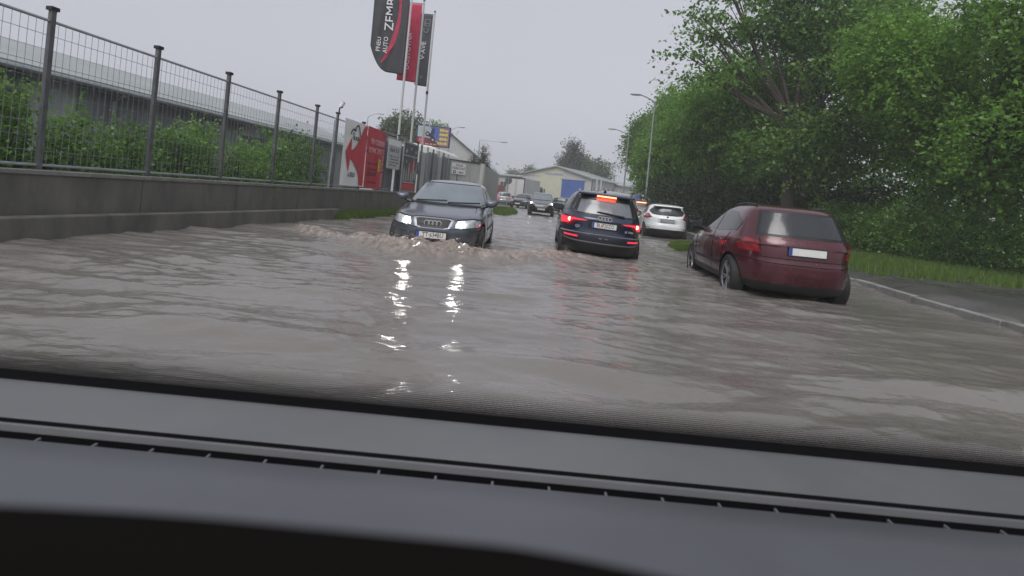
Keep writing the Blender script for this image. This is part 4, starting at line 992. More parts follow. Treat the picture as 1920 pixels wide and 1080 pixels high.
class Car:
    def __init__(s, name, label, lv, pm, bow=0.10, bowr=0.06, n=4.6, ng=5.5, arches=None, clad=None, wheel_r=0.33, tw=0.21):
        s.root = thing(name, label, 'car'); s.pm = pm
        lv = np.array(lv, float)
        t = np.concatenate([[0], np.cumsum(np.sqrt(np.diff(lv[:, 0])**2*3+np.diff(lv[:, 2])**2*.35+np.diff(lv[:, 3])**2*.35+np.diff(lv[:, 1])**2)+0.01)])
        ti = np.linspace(0, t[-1], 64); c = [pchip(t, lv[:, k], ti) for k in range(4)]
        N = 72; v = []; f = []
        zb = lv[-8, 0] if len(lv) > 10 else 1.0
        for z, w, yf, yr in zip(*c):
            cy = (yf+yr)/2; hl = (yf-yr)/2; e = n if z < zb else ng
            for k in range(N):
                a = 2*math.pi*(k+0.5)/N; cc, ss = math.cos(a), math.sin(a)
                x = w*math.copysign(abs(cc)**(2/e), cc); y = hl*math.copysign(abs(ss)**(2/e), ss)
                q = (x/w)**2 if w > 0 else 0
                y = cy + y - (bow*q if ss > 0 else -bowr*q)*min(1, abs(ss)*1.4)
                # slight waist tuck along the flanks
                v.append((x, y, z))
        M = len(ti)
        for j in range(M-1):
            for k in range(N): f.append((j*N+k, j*N+(k+1) % N, (j+1)*N+(k+1) % N, (j+1)*N+k))
        top = [(M-1)*N+k for k in range(N)]; bot = [k for k in range(N)][::-1]
        # caps with an inner ring so shading stays soft
        for ring, dz in ((top, 0.012), (bot, -0.0)):
            cx = np.mean([v[i] for i in ring], axis=0); b = len(v)
            for i in ring: v.append((cx[0]+(v[i][0]-cx[0])*.6, cx[1]+(v[i][1]-cx[1])*.6, v[i][2]+dz))
            for k in range(N): f.append((ring[k], ring[(k+1) % N], b+(k+1) % N, b+k))
            f.append(tuple(b+k for k in range(N)))
        mb = MB(); mb.quadmesh(v, f)
        s.bvh = BVHTree.FromPolygons([Vector(p) for p in v], f)
        s.body = mb.build('body', [pm, BLACK], s.root, smooth=False)
        s.wheels(arches, wheel_r, tw)
        me = s.body.data
        if clad:
            for p in me.polygons:
                if p.center.z < clad: p.material_index = 1
        me.polygons.foreach_set('use_smooth', [True]*len(me.polygons)); me.set_sharp_from_angle(angle=R(32))
    def wheels(s, arches, r, tw):
        ya, yb, wx = arches
        if r:
            cut = MB()
            for y in (ya, yb):
                for sx in (-1, 1): cut.tube([(sx*1.3, y, r), (sx*(wx-0.34), y, r)], r+0.055, 28, mi=1)
            co = cut.build('cutter', [s.pm, BLACK])
            bm = bmesh.new(); bm.from_mesh(co.data); bmesh.ops.recalc_face_normals(bm, faces=bm.faces); bm.to_mesh(co.data); bm.free()
            bm = bmesh.new(); bm.from_mesh(s.body.data); bmesh.ops.recalc_face_normals(bm, faces=bm.faces); bm.to_mesh(s.body.data); bm.free()
            md = s.body.modifiers.new('b', 'BOOLEAN'); md.operation = 'DIFFERENCE'; md.object = co; md.solver = 'EXACT'
            dg = bpy.context.evaluated_depsgraph_get(); me = bpy.data.meshes.new_from_object(s.body.evaluated_get(dg))
            s.body.modifiers.clear(); s.body.data = me; bpy.data.objects.remove(co)
        key = ('wheel', r, tw)
        for y in (ya, yb):
            for sx in (-1, 1):
                if key not in WHEELS:
                    mb = MB(); pr = [(-.5, .80), (-.5, .93), (-.42, .985), (-.25, 1.0), (.25, 1.0), (.42, .985), (.5, .93), (.5, .72), (.30, .64), (-.4, .64)]
                    n = 36; v = []
                    for k in range(n):
                        a = 2*math.pi*k/n
                        for (px, pr_) in pr: v.append((px*tw, r*pr_*math.cos(a), r*pr_*math.sin(a)))
                    m_ = len(pr); f = [(k*m_+i, k*m_+(i+1) % m_, ((k+1) % n)*m_+(i+1) % m_, ((k+1) % n)*m_+i) for k in range(n) for i in range(m_)]
                    mb.quadmesh(v, f); ty = mb.build('wheel', RUBBER, s.root, smooth=True)
                    rm = MB(); ri = r*0.70
                    rm.tube([(0.10*tw, 0, 0), (0.36*tw, 0, 0)], r*0.16, 14)
                    for k in range(5):
                        a = 2*math.pi*k/5
                        for da in (-.16, .16):
                            c, s_ = math.cos(a+da), math.sin(a+da); c2, s2 = math.cos(a+da*.3), math.sin(a+da*.3)
                            rm.tube([(0.30*tw, r*.12*c2, r*.12*s2), (0.38*tw, ri*c, ri*s_)], r*0.052, 6)
                    ring = [(0.40*tw, ri*math.cos(2*math.pi*k/28), ri*math.sin(2*math.pi*k/28)) for k in range(29)]
                    rm.tube(ring, r*0.045, 6, cap=False)
                    o2 = rm.build('rim', ALU, ty, smooth=True)
                    d = MB().tube([(0.02*tw, 0, 0), (0.08*tw, 0, 0)], r*0.66, 20).build('brake_disc', DSTEEL, ty)
                    ty.location = (sx*(wx-tw/2), y, r); ty.rotation_euler = (0, 0, 0 if sx > 0 else math.pi)
                    WHEELS[key] = (ty, o2, d)
                else:
                    ty, o2, d = WHEELS[key]
                    c = ty.copy(); COL.objects.link(c); c.parent = s.root; c.location = (sx*(wx-tw/2), y, r); c.rotation_euler = (0.3*y, 0, 0 if sx > 0 else math.pi)
                    for q in (o2, d): e = q.copy(); COL.objects.link(e); e.parent = c
    def hit(s, d, a, b):
        if d == 'F': o, v = Vector((a, 5, b)), Vector((0, -1, 0))
        elif d == 'B': o, v = Vector((a, -5, b)), Vector((0, 1, 0))
        elif d == 'L': o, v = Vector((-3, a, b)), Vector((1, 0, 0))
        elif d == 'R': o, v = Vector((3, a, b)), Vector((-1, 0, 0))
        else: o, v = Vector((a, b, 3)), Vector((0, 0, -1))
        h = s.bvh.ray_cast(o, v)
        if h[0] is None: return (None, -v)
        nn = h[1] if h[1].dot(v) < 0 else -h[1]
        return (h[0], (nn*0.8 - v*0.5).normalized())
    def patch(s, name, d, outline, m, off=0.006, res=0.05, parent=None, depth=0.02, normal=True, **k):
        pts = [Vector(p) for p in outline]; n = len(pts); E = []; P = []
        for i in range(n):                       # refine the outline
            a, b = pts[i], pts[(i+1) % n]; c = max(1, int((b-a).length/res))
            for q in range(c): P.append(a.lerp(b, q/c))
        nb = len(P); E = [(i, (i+1) % nb) for i in range(nb)]
        xs = [p.x for p in P]; zs = [p.y for p in P]
        G = [Vector((x, z)) for x in np.arange(min(xs)+res*.5, max(xs), res) for z in np.arange(min(zs)+res*.5, max(zs), res)]
        r = delaunay_2d_cdt(P+G, E, [], 1, 1e-5)
        vv, fs = r[0], [tuple(f) for f in r[2]]
        hit = [s.hit(d, p.x, p.y) for p in vv]; ok = [h[0] is not None for h in hit]
        top = [h[0]+h[1]*off if h[0] is not None else Vector((0, 0, 0)) for h in hit]; low = [h[0]-h[1]*depth if h[0] is not None else Vector((0, 0, 0)) for h in hit]
        fs = [f for f in fs if all(ok[i] for i in f)]
        if not fs: return None
        N = len(vv); cnt = {}
        for f in fs:
            for i in range(len(f)):
                e = (f[i], f[(i+1) % len(f)]); cnt[e] = 1
        F = list(fs)+[(a, b, b+N, a+N)[::-1] for (a, b) in cnt if (b, a) not in cnt]
        used = sorted({i for f in F for i in f}); mp = {i: j for j, i in enumerate(used)}; co = top+low
        mb = MB(); mb.quadmesh([co[i] for i in used], [tuple(mp[i] for i in f) for f in F])
        o = mb.build(name, m, parent or s.root)
        bm = bmesh.new(); bm.from_mesh(o.data); bmesh.ops.recalc_face_normals(bm, faces=bm.faces)
        cdir = {'F': Vector((0, 1, 0)), 'B': Vector((0, -1, 0)), 'L': Vector((-1, 0, 0)), 'R': Vector((1, 0, 0)), 'T': Z}[d]
        if sum(f.normal.dot(cdir)*f.calc_area() for f in bm.faces if abs(f.normal.dot(cdir)) > .2) < 0: bmesh.ops.reverse_faces(bm, faces=bm.faces)
        bm.to_mesh(o.data); bm.free()
        o.data.polygons.foreach_set('use_smooth', [True]*len(o.data.polygons)); o.data.set_sharp_from_angle(angle=R(40))
        for a, b in k.items(): o[a] = b
        return o
    def strip(s, name, d, pts, w, m, off=0.004, parent=None, depth=0.01):
        P = [Vector(p) for p in pts]; up = []; lo = []
        for i, p in enumerate(P):
            t = (P[min(i+1, len(P)-1)]-P[max(i-1, 0)]).normalized(); n = Vector((-t.y, t.x))*w/2; up.append(p+n); lo.append(p-n)
        return s.patch(name, d, [tuple(p) for p in lo+up[::-1]], m, off, 0.06, parent, depth)
    def mirror(s, x, y, z, m, sc=1.0):
        for sx in (-1, 1):
            mb = MB(); n = 10; v = []
            bm = bmesh.new(); bmesh.ops.create_uvsphere(bm, u_segments=18, v_segments=12, radius=1)
            for q in bm.verts:
                c = q.co; cx = math.copysign(abs(c.x)**0.75, c.x); cz = math.copysign(abs(c.z)**0.7, c.z); cy = c.y if c.y > 0 else c.y*0.35
                v.append((sx*(x+0.10+cx*0.125*sc), y+cy*0.10*sc, z+cz*0.075*sc+0.02*abs(cx)))
            fs = [tuple(w.index for w in f.verts) for f in bm.faces]; bm.free()
            o = mb.quadmesh(v, fs).build('wing_mirror', m, s.root, smooth=True)
            MB().tube([(sx*(x-0.10), y+0.03, z-0.09), (sx*(x+0.06), y+0.01, z-0.03)], [0.045, 0.03], 8).build('stalk', BLACK, o)
            g = MB(); g.prism([(-.10*sc, -.055*sc), (.10*sc, -.05*sc), (.105*sc, .05*sc), (-.09*sc, .06*sc)], frame((sx*(x+0.105), y-0.035*sc, z+0.01), (1, 0, 0), Z), 0.006); g.build('mirror_glass', GLSD, o)
    def plate(s, d, z, txt, w=0.52, h=0.112, tilt=0, dim=False, x0=0):
        p, _ = s.hit(d, x0, z); sg = -1 if d == 'B' else 1
        M = frame(p+Vector((0, sg*0.022, 0)), (1 if d == 'B' else -1, 0, 0), Z)
        o = MB().prism([(-w/2, -h/2), (w/2, -h/2), (w/2, h/2), (-w/2, h/2)], M @ Matrix.Translation((0, 0, -0.03)), 0.03).build('licence_plate', PLATE, s.root, bevel=0.003)
        mb = MB()
        for a in ((-w/2-.012, -h/2-.012, w/2+.012, -h/2), (-w/2-.012, h/2, w/2+.012, h/2+.012), (-w/2-.012, -h/2, -w/2, h/2), (w/2, -h/2, w/2+.012, h/2)):
            mb.prism([(a[0], a[1]), (a[2], a[1]), (a[2], a[3]), (a[0], a[3])], M @ Matrix.Translation((0, 0, -0.04)), 0.045)
        mb.build('plate_holder', BLACK, o)
        MB().prism([(-w/2+.004, -h/2+.004), (-w/2+.045, -h/2+.004), (-w/2+.045, h/2-.004), (-w/2+.004, h/2-.004)], M, 0.0015).build('blue_band', PLBLUE, o)
        if txt: text('lettering', txt, h*0.98, INK, o, M @ Matrix.Translation((0.025, 0, 0.001)), 0.001, xs=0.80)
        return o
    def rings(s, d, z, r=0.047, m=None, parent=None):
        sg = -1 if d == 'B' else 1; p, _ = s.hit(d, 0, z); mb = MB()
        for k in range(4):
            cx = (k-1.5)*r*1.5
            mb.tube([(cx+r*math.cos(a*math.pi/12), p.y+sg*(0.032+0.003*(k % 2)), z+r*math.sin(a*math.pi/12)) for a in range(25)], r*0.13, 6, cap=False)
        return mb.build('ring_emblem', BADGE, parent or s.root, smooth=True)
    def place(s, x, y, z, hdg, pitch=0, roll=0):
        """hdg: degrees the nose is turned to the right of straight ahead (180 = facing the camera)"""
        s.root.location = (x, y, z); s.root.rotation_euler = Euler((R(pitch), R(roll), R(-hdg)), 'XYZ')
WHEELS = {}

def std_glass(c, ws, rw, sides, gf=GLS, gr=GLS, gs=GLSD):
    if ws:
        c.patch('windscreen_surround', 'F', ws[1], SEAM, 0.004, 0.06)
        c.patch('windscreen', 'F', ws[0], gf, 0.009, 0.06)
    if rw:
        c.patch('rear_window_surround', 'B', rw[1], BLACK, 0.004, 0.06)
        c.patch('rear_window', 'B', rw[0], gr, 0.009, 0.06)
    for o in sides:
        for d in 'LR': c.patch('side_window', d, o, gs, 0.006, 0.07)
def mir(o): return [(-x, z) for x, z in o][::-1]

# ---- grey oncoming hatchback with four ring emblem
LV_A = [(0.17, .76, 1.93, -1.93), (0.21, .83, 2.01, -2.00), (0.34, .862, 2.06, -2.06), (0.50, .868, 2.075, -2.075), (0.585, .868, 2.065, -2.07), (0.60, .867, 2.035, -2.04),
        (0.66, .866, 2.00, -2.02), (0.73, .862, 1.94, -2.01), (0.785, .856, 1.78, -2.00), (0.85, .845, 1.42, -1.98), (0.905, .828, 1.08, -1.95), (0.94, .808, .86, -1.92),
        (1.00, .785, .73, -1.86), (1.15, .715, .42, -1.70), (1.28, .655, .12, -1.52), (1.36, .605, -.10, -1.36), (1.395, .55, -.28, -1.22), (1.42, .42, -.50, -1.0)]
BADGE = mat('badge_silver', (0.60, 0.61, 0.62), rough=0.3, metal=0.3, var=0)
PA = paint('slate_grey_paint', (0.105, 0.122, 0.150), 0.5, 0.3)
a3 = Car('hatchback_car', 'dark grey oncoming hatchback with lit headlights pushing a wave in front of the low wall', LV_A, PA, arches=(1.28, -1.23, 0.86), bow=0.13, wheel_r=0.31)
ws = [(-.70, .965), (.70, .965), (.745, 1.0), (.60, 1.335), (.56, 1.352), (-.56, 1.352), (-.60, 1.335), (-.745, 1.0)]
ws2 = [(-.74, .945), (.74, .945), (.77, .99), (.615, 1.35), (.57, 1.37), (-.57, 1.37), (-.615, 1.35), (-.77, .99)]
std_glass(a3, (ws, ws2), ([(-.58, 1.02), (.58, 1.02), (.50, 1.32), (-.50, 1.32)], [(-.62, 1.0), (.62, 1.0), (.53, 1.34), (-.53, 1.34)]),
          [[(.62, .97), (.30, 1.24), (.05, 1.325), (-.35, 1.33), (-.42, .96)], [(-.50, .96), (-.44, 1.33), (-1.0, 1.27), (-1.38, 1.08), (-1.36, .97)]])
for sx in (1, -1):
    hl = [(.40, .585), (.76, .605), (.80, .65), (.78, .715), (.66, .735), (.42, .705), (.385, .64)]
    if sx < 0: hl = mir(hl)
    h = a3.patch('headlight', 'F', hl, LENSW, 0.008, 0.03)
    for (cx, r_, mm) in ((.475, .052, LAMPON), (.60, .045, ALU), (.70, .036, ALU)):
        p, _ = a3.hit('F', sx*cx, .65); sgn = Vector((0, 1, 0))
        MB().tube([p+sgn*0.004, p+sgn*0.016], r_, 20).build('bulb' if mm is LAMPON else 'reflector', mm, h, smooth=True)
    a3.strip('headlight_seal', 'F', [(sx*.375, .62), (sx*.40, .722), (sx*.66, .752), (sx*.80, .73)], 0.012, SEAM)
gr = [(-.31, .70), (-.27, .585), (-.20, .565), (.20, .565), (.27, .585), (.31, .70), (.25, .715), (-.25, .715)]
fr_ = [(-.36, .715), (-.31, .575), (-.22, .545), (.22, .545), (.31, .575), (.36, .715), (.28, .735), (-.28, .735)]
a3.patch('grille_surround', 'F', fr_, mat('satin_grey', (0.30, 0.31, 0.33), rough=0.3, metal=0.6, var=0.05), 0.007, 0.04)
g = a3.patch('grille', 'F', gr, mat('grille_black', (0.008, 0.008, 0.01), rough=0.5, var=0), 0.013, 0.04)
for k in range(4): a3.strip('slat', 'F', [(-.27, .60+k*.03), (.27, .60+k*.03)], 0.007, BLACK, 0.02, g)
a3.rings('F', .64, 0.046)
a3.strip('bonnet_seam', 'F', [(-.38, .72), (-.28, .742), (.28, .742), (.38, .72)], 0.010, SEAM)
a3.strip('bumper_seam', 'F', [(-.84, .60), (-.5, .575), (-.33, .555), (.33, .555), (.5, .575), (.84, .60)], 0.009, SEAM)
a3.strip('rub_strip', 'F', [(-.80, .50), (-.30, .48), (.30, .48), (.80, .50)], 0.035, mat('dull_grey_trim', (0.07, 0.075, 0.08), rough=0.5), 0.012)
a3.patch('air_intake', 'F', [(-.60, .24), (.60, .24), (.64, .36), (-.64, .36)], BLACK, 0.006)
a3.plate('F', .435, 'TT 634BU')
for sx in (-1, 1):
    a3.strip('bonnet_edge', 'F', [(sx*.62, .945), (sx*.66, .86), (sx*.60, .78)], 0.008, SEAM, 0.003)
    d = 'R' if sx > 0 else 'L'
    a3.strip('door_seam', d, [(.62, .93), (.66, .60), (.60, .30)], 0.010, SEAM)
    a3.strip('door_seam', d, [(-.45, .94), (-.48, .60), (-.46, .28)], 0.010, SEAM)
    a3.strip('rub_strip', d, [(.58, .52), (-.95, .54)], 0.045, BLACK, 0.012)
    a3.strip('sill', d, [(.95, .24), (-.9, .24)], 0.06, BLACK, 0.008)
    p, _ = a3.hit(d, -.30, .80); MB().box((p.x+sx*0.016, -.30, .80), (0.03, 0.18, 0.03)).build('door_handle', PA, a3.root, bevel=0.006)
a3.mirror(.80, .62, 1.02, PA)
wp_ = MB()
for (x0, x1, dz) in ((-.05, -.66, .03), (.60, -.02, .035)):
    pts = []
    for q in range(7):
        x = x0+(x1-x0)*q/6; p, _ = a3.hit('F', x, .965+dz*q/6+.01); pts.append(p+Vector((0, .02, 0.012)))
    wp_.tube(pts, 0.013, 6)
wp_.build('wiper', BLACK, a3.root)
a3.patch('cowl', 'F', [(-.70, .935), (.70, .935), (.72, .96), (-.72, .96)], BLACK, 0.012)
a3.strip('tail_light', 'B', [(-.78, .72), (-.60, .72)], 0.16, REDL1); a3.strip('tail_light', 'B', [(.60, .72), (.78, .72)], 0.16, REDL1)
st = MB(); st.tube([(0.36+0.17*math.cos(a*math.pi/10), 0.55+0.17*math.sin(a*math.pi/10), 0.98) for a in range(21)], 0.014, 6, cap=False)
a3.place(-1.28, 9.30+2.07, -0.08, 180+1.5, -0.6, 0)

# ---- dark blue SUV seen from behind
LV_Q = [(0.24, .78, 2.05, -2.02), (0.29, .87, 2.16, -2.12), (0.36, .905, 2.22, -2.19), (0.50, .918, 2.24, -2.235), (0.60, .922, 2.235, -2.245), (0.655, .924, 2.22, -2.235), (0.675, .922, 2.21, -2.185),
        (0.80, .925, 2.15, -2.165), (0.93, .922, 2.02, -2.165), (1.00, .908, 1.72, -2.150), (1.045, .890, 1.35, -2.115), (1.09, .868, 1.10, -2.08),
        (1.20, .815, .86, -2.02), (1.35, .745, .52, -1.92), (1.47, .685, .22, -1.84), (1.535, .64, 0.0, -1.79), (1.575, .57, -.22, -1.70), (1.60, .44, -.50, -1.40)]
PB = paint('dark_blue_paint', (0.014, 0.022, 0.055), 0.3, 0.28)
q3 = Car('suv_car', 'dark blue SUV with lit brake lights driving away through the flood', LV_Q, PB, bow=0.10, bowr=0.14, arches=(1.42, -1.26, 0.905), clad=0.52, wheel_r=0.345, tw=0.235, n=4.2, ng=4.2)
rw = [(-.66, 1.115), (-.30, 1.10), (.30, 1.10), (.66, 1.115), (.69, 1.16), (.585, 1.44), (.54, 1.475), (-.54, 1.475), (-.585, 1.44), (-.69, 1.16)]
rw2 = [(-.70, 1.09), (-.3, 1.075), (.3, 1.075), (.70, 1.09), (.735, 1.15), (.615, 1.46), (.56, 1.505), (-.56, 1.505), (-.615, 1.46), (-.735, 1.15)]
wsq = [(-.72, 1.13), (.72, 1.13), (.60, 1.48), (-.60, 1.48)]; wsq2 = [(-.75, 1.11), (.75, 1.11), (.62, 1.50), (-.62, 1.50)]
GLQ = mat('rear_glass_painted_view', (0.155, 0.165, 0.18), rough=0.10, var=0.25, vscale=2.2, ior=1.7, drops=0.05)  # opaque pane; daylight showing through the cabin is put into the grey
std_glass(q3, (wsq, wsq2), (rw, rw2), [[(.86, 1.10), (.45, 1.38), (.10, 1.49), (-.35, 1.51), (-.38, 1.09)], [(-.44, 1.09), (-.41, 1.51), (-1.1, 1.48), (-1.12, 1.10)], [(-1.18, 1.10), (-1.16, 1.47), (-1.52, 1.40), (-1.72, 1.22), (-1.70, 1.13)]], gr=GLQ)
q3.patch('window_shade_band', 'B', [(-.565, 1.40), (.565, 1.40), (.54, 1.478), (-.54, 1.478)], BLACK, 0.013, 0.05)
q3.patch('window_shade_band', 'B', [(-.68, 1.135), (-.60, 1.12), (-.53, 1.40), (-.585, 1.44)], BLACK, 0.0125, 0.05)
q3.patch('window_shade_band', 'B', [(.60, 1.12), (.68, 1.135), (.585, 1.44), (.53, 1.40)], BLACK, 0.0125, 0.05)
q3.patch('brake_light_glow', 'B', [(-.20, 1.385), (.20, 1.385), (.225, 1.465), (-.225, 1.465)], BRAKEG, 0.018, 0.05)  # high brake light's reflection on the glass, painted as a glowing patch
# roof spoiler with the third brake light in its edge
MB().prism([(-.60, -1.62), (-.62, -1.88), (.62, -1.88), (.60, -1.62)], Matrix.Translation((0, 0, 1.505)), 0.055).build('roof_spoiler', PB, q3.root, bevel=0.02, smooth=False)
MB().box((0, -1.886, 1.498), (0.42, 0.03, 0.026)).build('third_brake_light', BRAKE3, q3.root)
for sx in (-1, 1):
    pts = []
    for q in range(9):
        y = .35-1.95*q/8; z0 = 3; h = q3.bvh.ray_cast(Vector((sx*.56, y, 3)), Vector((0, 0, -1))); pts.append(h[0]+Vector((0, 0, 0.035 if 0 < q < 8 else -0.01)))
    MB().tube(pts, 0.018, 8).build('roof_rail', CHR, q3.root, smooth=True)
MB().tube([(0, -1.35, 1.59), (0, -1.40, 1.63), (0, -1.46, 1.66)], [0.04, 0.03, 0.008], 8).build('aerial_fin', PB, q3.root, smooth=True)
for sx in (-1, 1):
    tl = [(.90, .80), (.915, .90), (.90, 1.0), (.70, .99), (.36, .958), (.36, .935), (.60, .90), (.70, .80)]
    if sx < 0: tl = mir(tl)
    h = q3.patch('tail_light', 'B', tl, REDL1, 0.008, 0.03)
    gl = [(.885, .83), (.895, .975), (.70, .970), (.40, .952), (.40, .940), (.66, .925), (.74, .84)]
    if sx < 0: gl = mir(gl)
    q3.patch('light_guide', 'B', gl, REDGLOW, 0.018, 0.03, h)
    p, _ = q3.hit('B', sx*.73, .925)
    MB().tube([p+Vector((0, 0.0, 0)), p+Vector((0, -0.034, 0))], 0.042, 16).build('brake_bulb', REDHOT, h)
    q3.patch('side_light', 'L' if sx < 0 else 'R', [(-2.00, .87), (-1.97, .97), (-1.74, .98), (-1.84, .90)], REDL1, 0.006, 0.04, h)
    q3.patch('reflector', 'B', [(sx*.52, .575), (sx*.80, .575), (sx*.82, .61), (sx*.54, .61)] if sx > 0 else [(-.82, .61), (-.80, .575), (-.52, .575), (-.54, .61)], REDGLOW, 0.012, 0.04)  # passive reflectors, their glow added as emission from the lit lens material
q3.strip('tailgate_crease', 'B', [(-.36, .96), (.36, .96)], 0.016, SEAM)
q3.patch('plate_recess', 'B', [(-.34, .80), (.34, .80), (.36, .94), (-.36, .94)], mat('recess_dark', (0.012, 0.015, 0.025), rough=0.3), 0.004)
q3.plate('B', .872, 'BL 720ZO')
p, _ = q3.hit('B', 0, .87); MB().prism([(-.010, .85), (.014, .85), (.018, .885), (.002, .90), (-.014, .885)], frame((-.055, p.y-.026, 0), (1, 0, 0), Z), 0.002).build('plate_crest', REDP, q3.root)
q3.rings('B', 1.02, 0.045)
BADGE = mat('badge_silver', (0.60, 0.61, 0.62), rough=0.3, metal=0.5, var=0)
def badge(c, s_, x, z, size, d='B'):
    p, _ = c.hit(d, x, z); text('lettering', s_, size, BADGE, c.root, frame(p+Vector((0, -0.040, 0)), (1, 0, 0), Z), 0.003)
badge(q3, 'Q3', -.56, .80, 0.075); badge(q3, '35 TFSI', .54, .80, 0.06)
TRIMG = mat('trim_grey', (0.24, 0.245, 0.25), rough=0.35, metal=0.4, var=0.1)
q3.strip('bumper_edge', 'B', [(-.88, .665), (-.60, .672), (0, .675), (.60, .672), (.88, .665)], 0.022, TRIMG, 0.010)
q3.strip('bumper_trim', 'B', [(-.88, .53), (-.60, .50), (0, .495), (.60, .50), (.88, .53)], 0.024, TRIMG, 0.012)
q3.patch('bumper_insert', 'B', [(-.84, .54), (-.5, .52), (.5, .52), (.84, .54), (.86, .64), (-.86, .64)], mat('bumper_dark', (0.014, 0.017, 0.026), rough=0.35), 0.006)
q3.strip('tow_mark', 'B', [(-.09, .60), (-.03, .60)], 0.02, TRIMG, 0.014); q3.strip('tow_mark', 'B', [(.03, .60), (.10, .60)], 0.014, TRIMG, 0.014)
q3.strip('tailgate_seam', 'B', [(-.66, .80), (-.62, .69), (.62, .69), (.66, .80)], 0.010, SEAM)
q3.patch('underbody_valance', 'B', [(-.80, .27), (.80, .27), (.86, .47), (-.86, .47)], BLACK, 0.004)
for sx in (-1, 1):
    d = 'R' if sx > 0 else 'L'
    q3.strip('door_seam', d, [(.80, 1.06), (.86, .7), (.78, .35)], 0.010, SEAM); q3.strip('door_seam', d, [(-.40, 1.06), (-.42, .35)], 0.010, SEAM); q3.strip('door_seam', d, [(-1.14, 1.08), (-.96, .75), (-.88, .40)], 0.010, SEAM)
    for y in (-.12, -1.02):
        p, _ = q3.hit(d, y, .93); MB().box((p.x+sx*.015, y, .93), (.03, .2, .028)).build('door_handle', PB, q3.root, bevel=0.006)
pts = []
for q in range(7):
    x = .40-.58*q/6; p, _ = q3.hit('B', x, 1.11+.045*q/6); pts.append(p+Vector((0, -.022, 0)))
MB().tube(pts, [0.024, .022, .018, .02, .02, .018, .014], 6).build('rear_wiper', BLACK, q3.root)
MB().tube([pts[0]+Vector((0.0, 0.03, -.03)), pts[0]+Vector((0, 0, 0))], 0.03, 8).build('wiper_pivot', BLACK, q3.root)
q3.mirror(.86, .72, 1.13, PB, 1.12)
q3.strip('headlight', 'F', [(-.80, .80), (-.50, .78)], 0.12, LENSW); q3.strip('headlight', 'F', [(.50, .78), (.80, .80)], 0.12, LENSW)
h_ = R(3.7); q3.place(1.98+math.sin(h_)*2.24, 11.30+math.cos(h_)*2.24, -0.18, 3.7, 0, 2.4)

# ---- white hatchback parked
LV_F = [(0.20, .76, 2.0, -1.98), (0.25, .85, 2.10, -2.08), (0.38, .895, 2.16, -2.15), (0.50, .905, 2.18, -2.185), (0.60, .908, 2.17, -2.19), (0.66, .908, 2.13, -2.15), (0.74, .905, 2.05, -2.13),
        (0.84, .90, 1.85, -2.12), (0.92, .885, 1.40, -2.10), (0.98, .865, 1.05, -2.05), (1.05, .83, .86, -2.00), (1.18, .765, .52, -1.90), (1.32, .69, .12, -1.82), (1.40, .63, -.15, -1.78),
        (1.45, .56, -.38, -1.62), (1.48, .42, -.6, -1.2)]
PW = paint('white_paint', (0.78, 0.79, 0.80), 0.0, 0.3)
ff = Car('hatchback_car', 'white hatchback parked at the right edge of the road beneath the trees', LV_F, PW, bowr=0.16, arches=(1.32, -1.30, 0.89), clad=0.38, n=4, ng=4.4, wheel_r=0.32)
rwf = [(-.56, 1.06), (-.35, 1.035), (.35, 1.035), (.56, 1.06), (.66, 1.15), (.64, 1.22), (.52, 1.32), (.3, 1.345), (-.3, 1.345), (-.52, 1.32), (-.64, 1.22), (-.66, 1.15)]
std_glass(ff, ([(-.70, 1.06), (.70, 1.06), (.56, 1.38), (-.56, 1.38)], [(-.73, 1.04), (.73, 1.04), (.58, 1.40), (-.58, 1.40)]), (rwf, [(x*1.05, 1.19+(z-1.19)*1.12) for x, z in rwf]),
          [[(.75, 1.04), (.35, 1.28), (.0, 1.38), (-.35, 1.38), (-.38, 1.04)], [(-.44, 1.04), (-.41, 1.38), (-1.0, 1.33), (-1.35, 1.18), (-1.3, 1.07)]], gr=mat('tinted_rear_glass', (0.045, 0.048, 0.052), rough=0.1, var=0.1, ior=1.6))
MB().prism([(-.56, -1.60), (-.60, -1.90), (.60, -1.90), (.56, -1.60)], Matrix.Translation((0, 0, 1.375)), 0.05).build('roof_spoiler', PW, ff.root, bevel=0.02)
for sx in (-1, 1):
    tl = [(.60, .92), (.78, .86), (.87, .87), (.885, .96), (.83, 1.06), (.72, 1.08), (.66, 1.0)]
    if sx < 0: tl = mir(tl)
    h = ff.patch('tail_light', 'B', tl, REDL1, 0.012, 0.03)
    c_ = [(.72, .92), (.80, .91), (.82, .97), (.75, .99)]
    ff.patch('reversing_lamp', 'B', c_ if sx > 0 else mir(c_), mat('pink_lens', (0.5, 0.16, 0.18), rough=0.2), 0.018, 0.03, h)
    pts = []
    d = 'R' if sx > 0 else 'L'
    ff.strip('door_seam', d, [(.72, 1.0), (.78, .6), (.70, .3)], 0.010, SEAM); ff.strip('door_seam', d, [(-.40, 1.0), (-.42, .3)], 0.010, SEAM)
    MB().tube([ff.bvh.ray_cast(Vector((sx*.53, y, 3)), -Z)[0]+Vector((0, 0, .03)) for y in (.0, -.5, -1.0, -1.4)], .014, 6).build('roof_rail', BLACK, ff.root)
    ff.strip('headlight', 'F', [(sx*.50, .74), (sx*.82, .78)], 0.12, LENSW)
ff.plate('B', .80, '', dim=True)
p, _ = ff.hit('B', 0, .8)
MB().prism([(-.25, -.05), (.25, -.05), (.25, .05), (-.25, .05)], frame((0, p.y-.024, .8), (1, 0, 0), Z), 0.002).build('plate_face', mat('grey_plate', (0.32, 0.33, 0.33), rough=0.4, var=.2, vscale=20), ff.root)
ff.patch('plate_recess', 'B', [(-.38, .70), (.38, .70), (.40, .885), (-.40, .885)], mat('white_recess_shade', (0.55, 0.56, 0.57), rough=0.35), 0.003)  # flush patch; the shade of a recess is put into its darker white
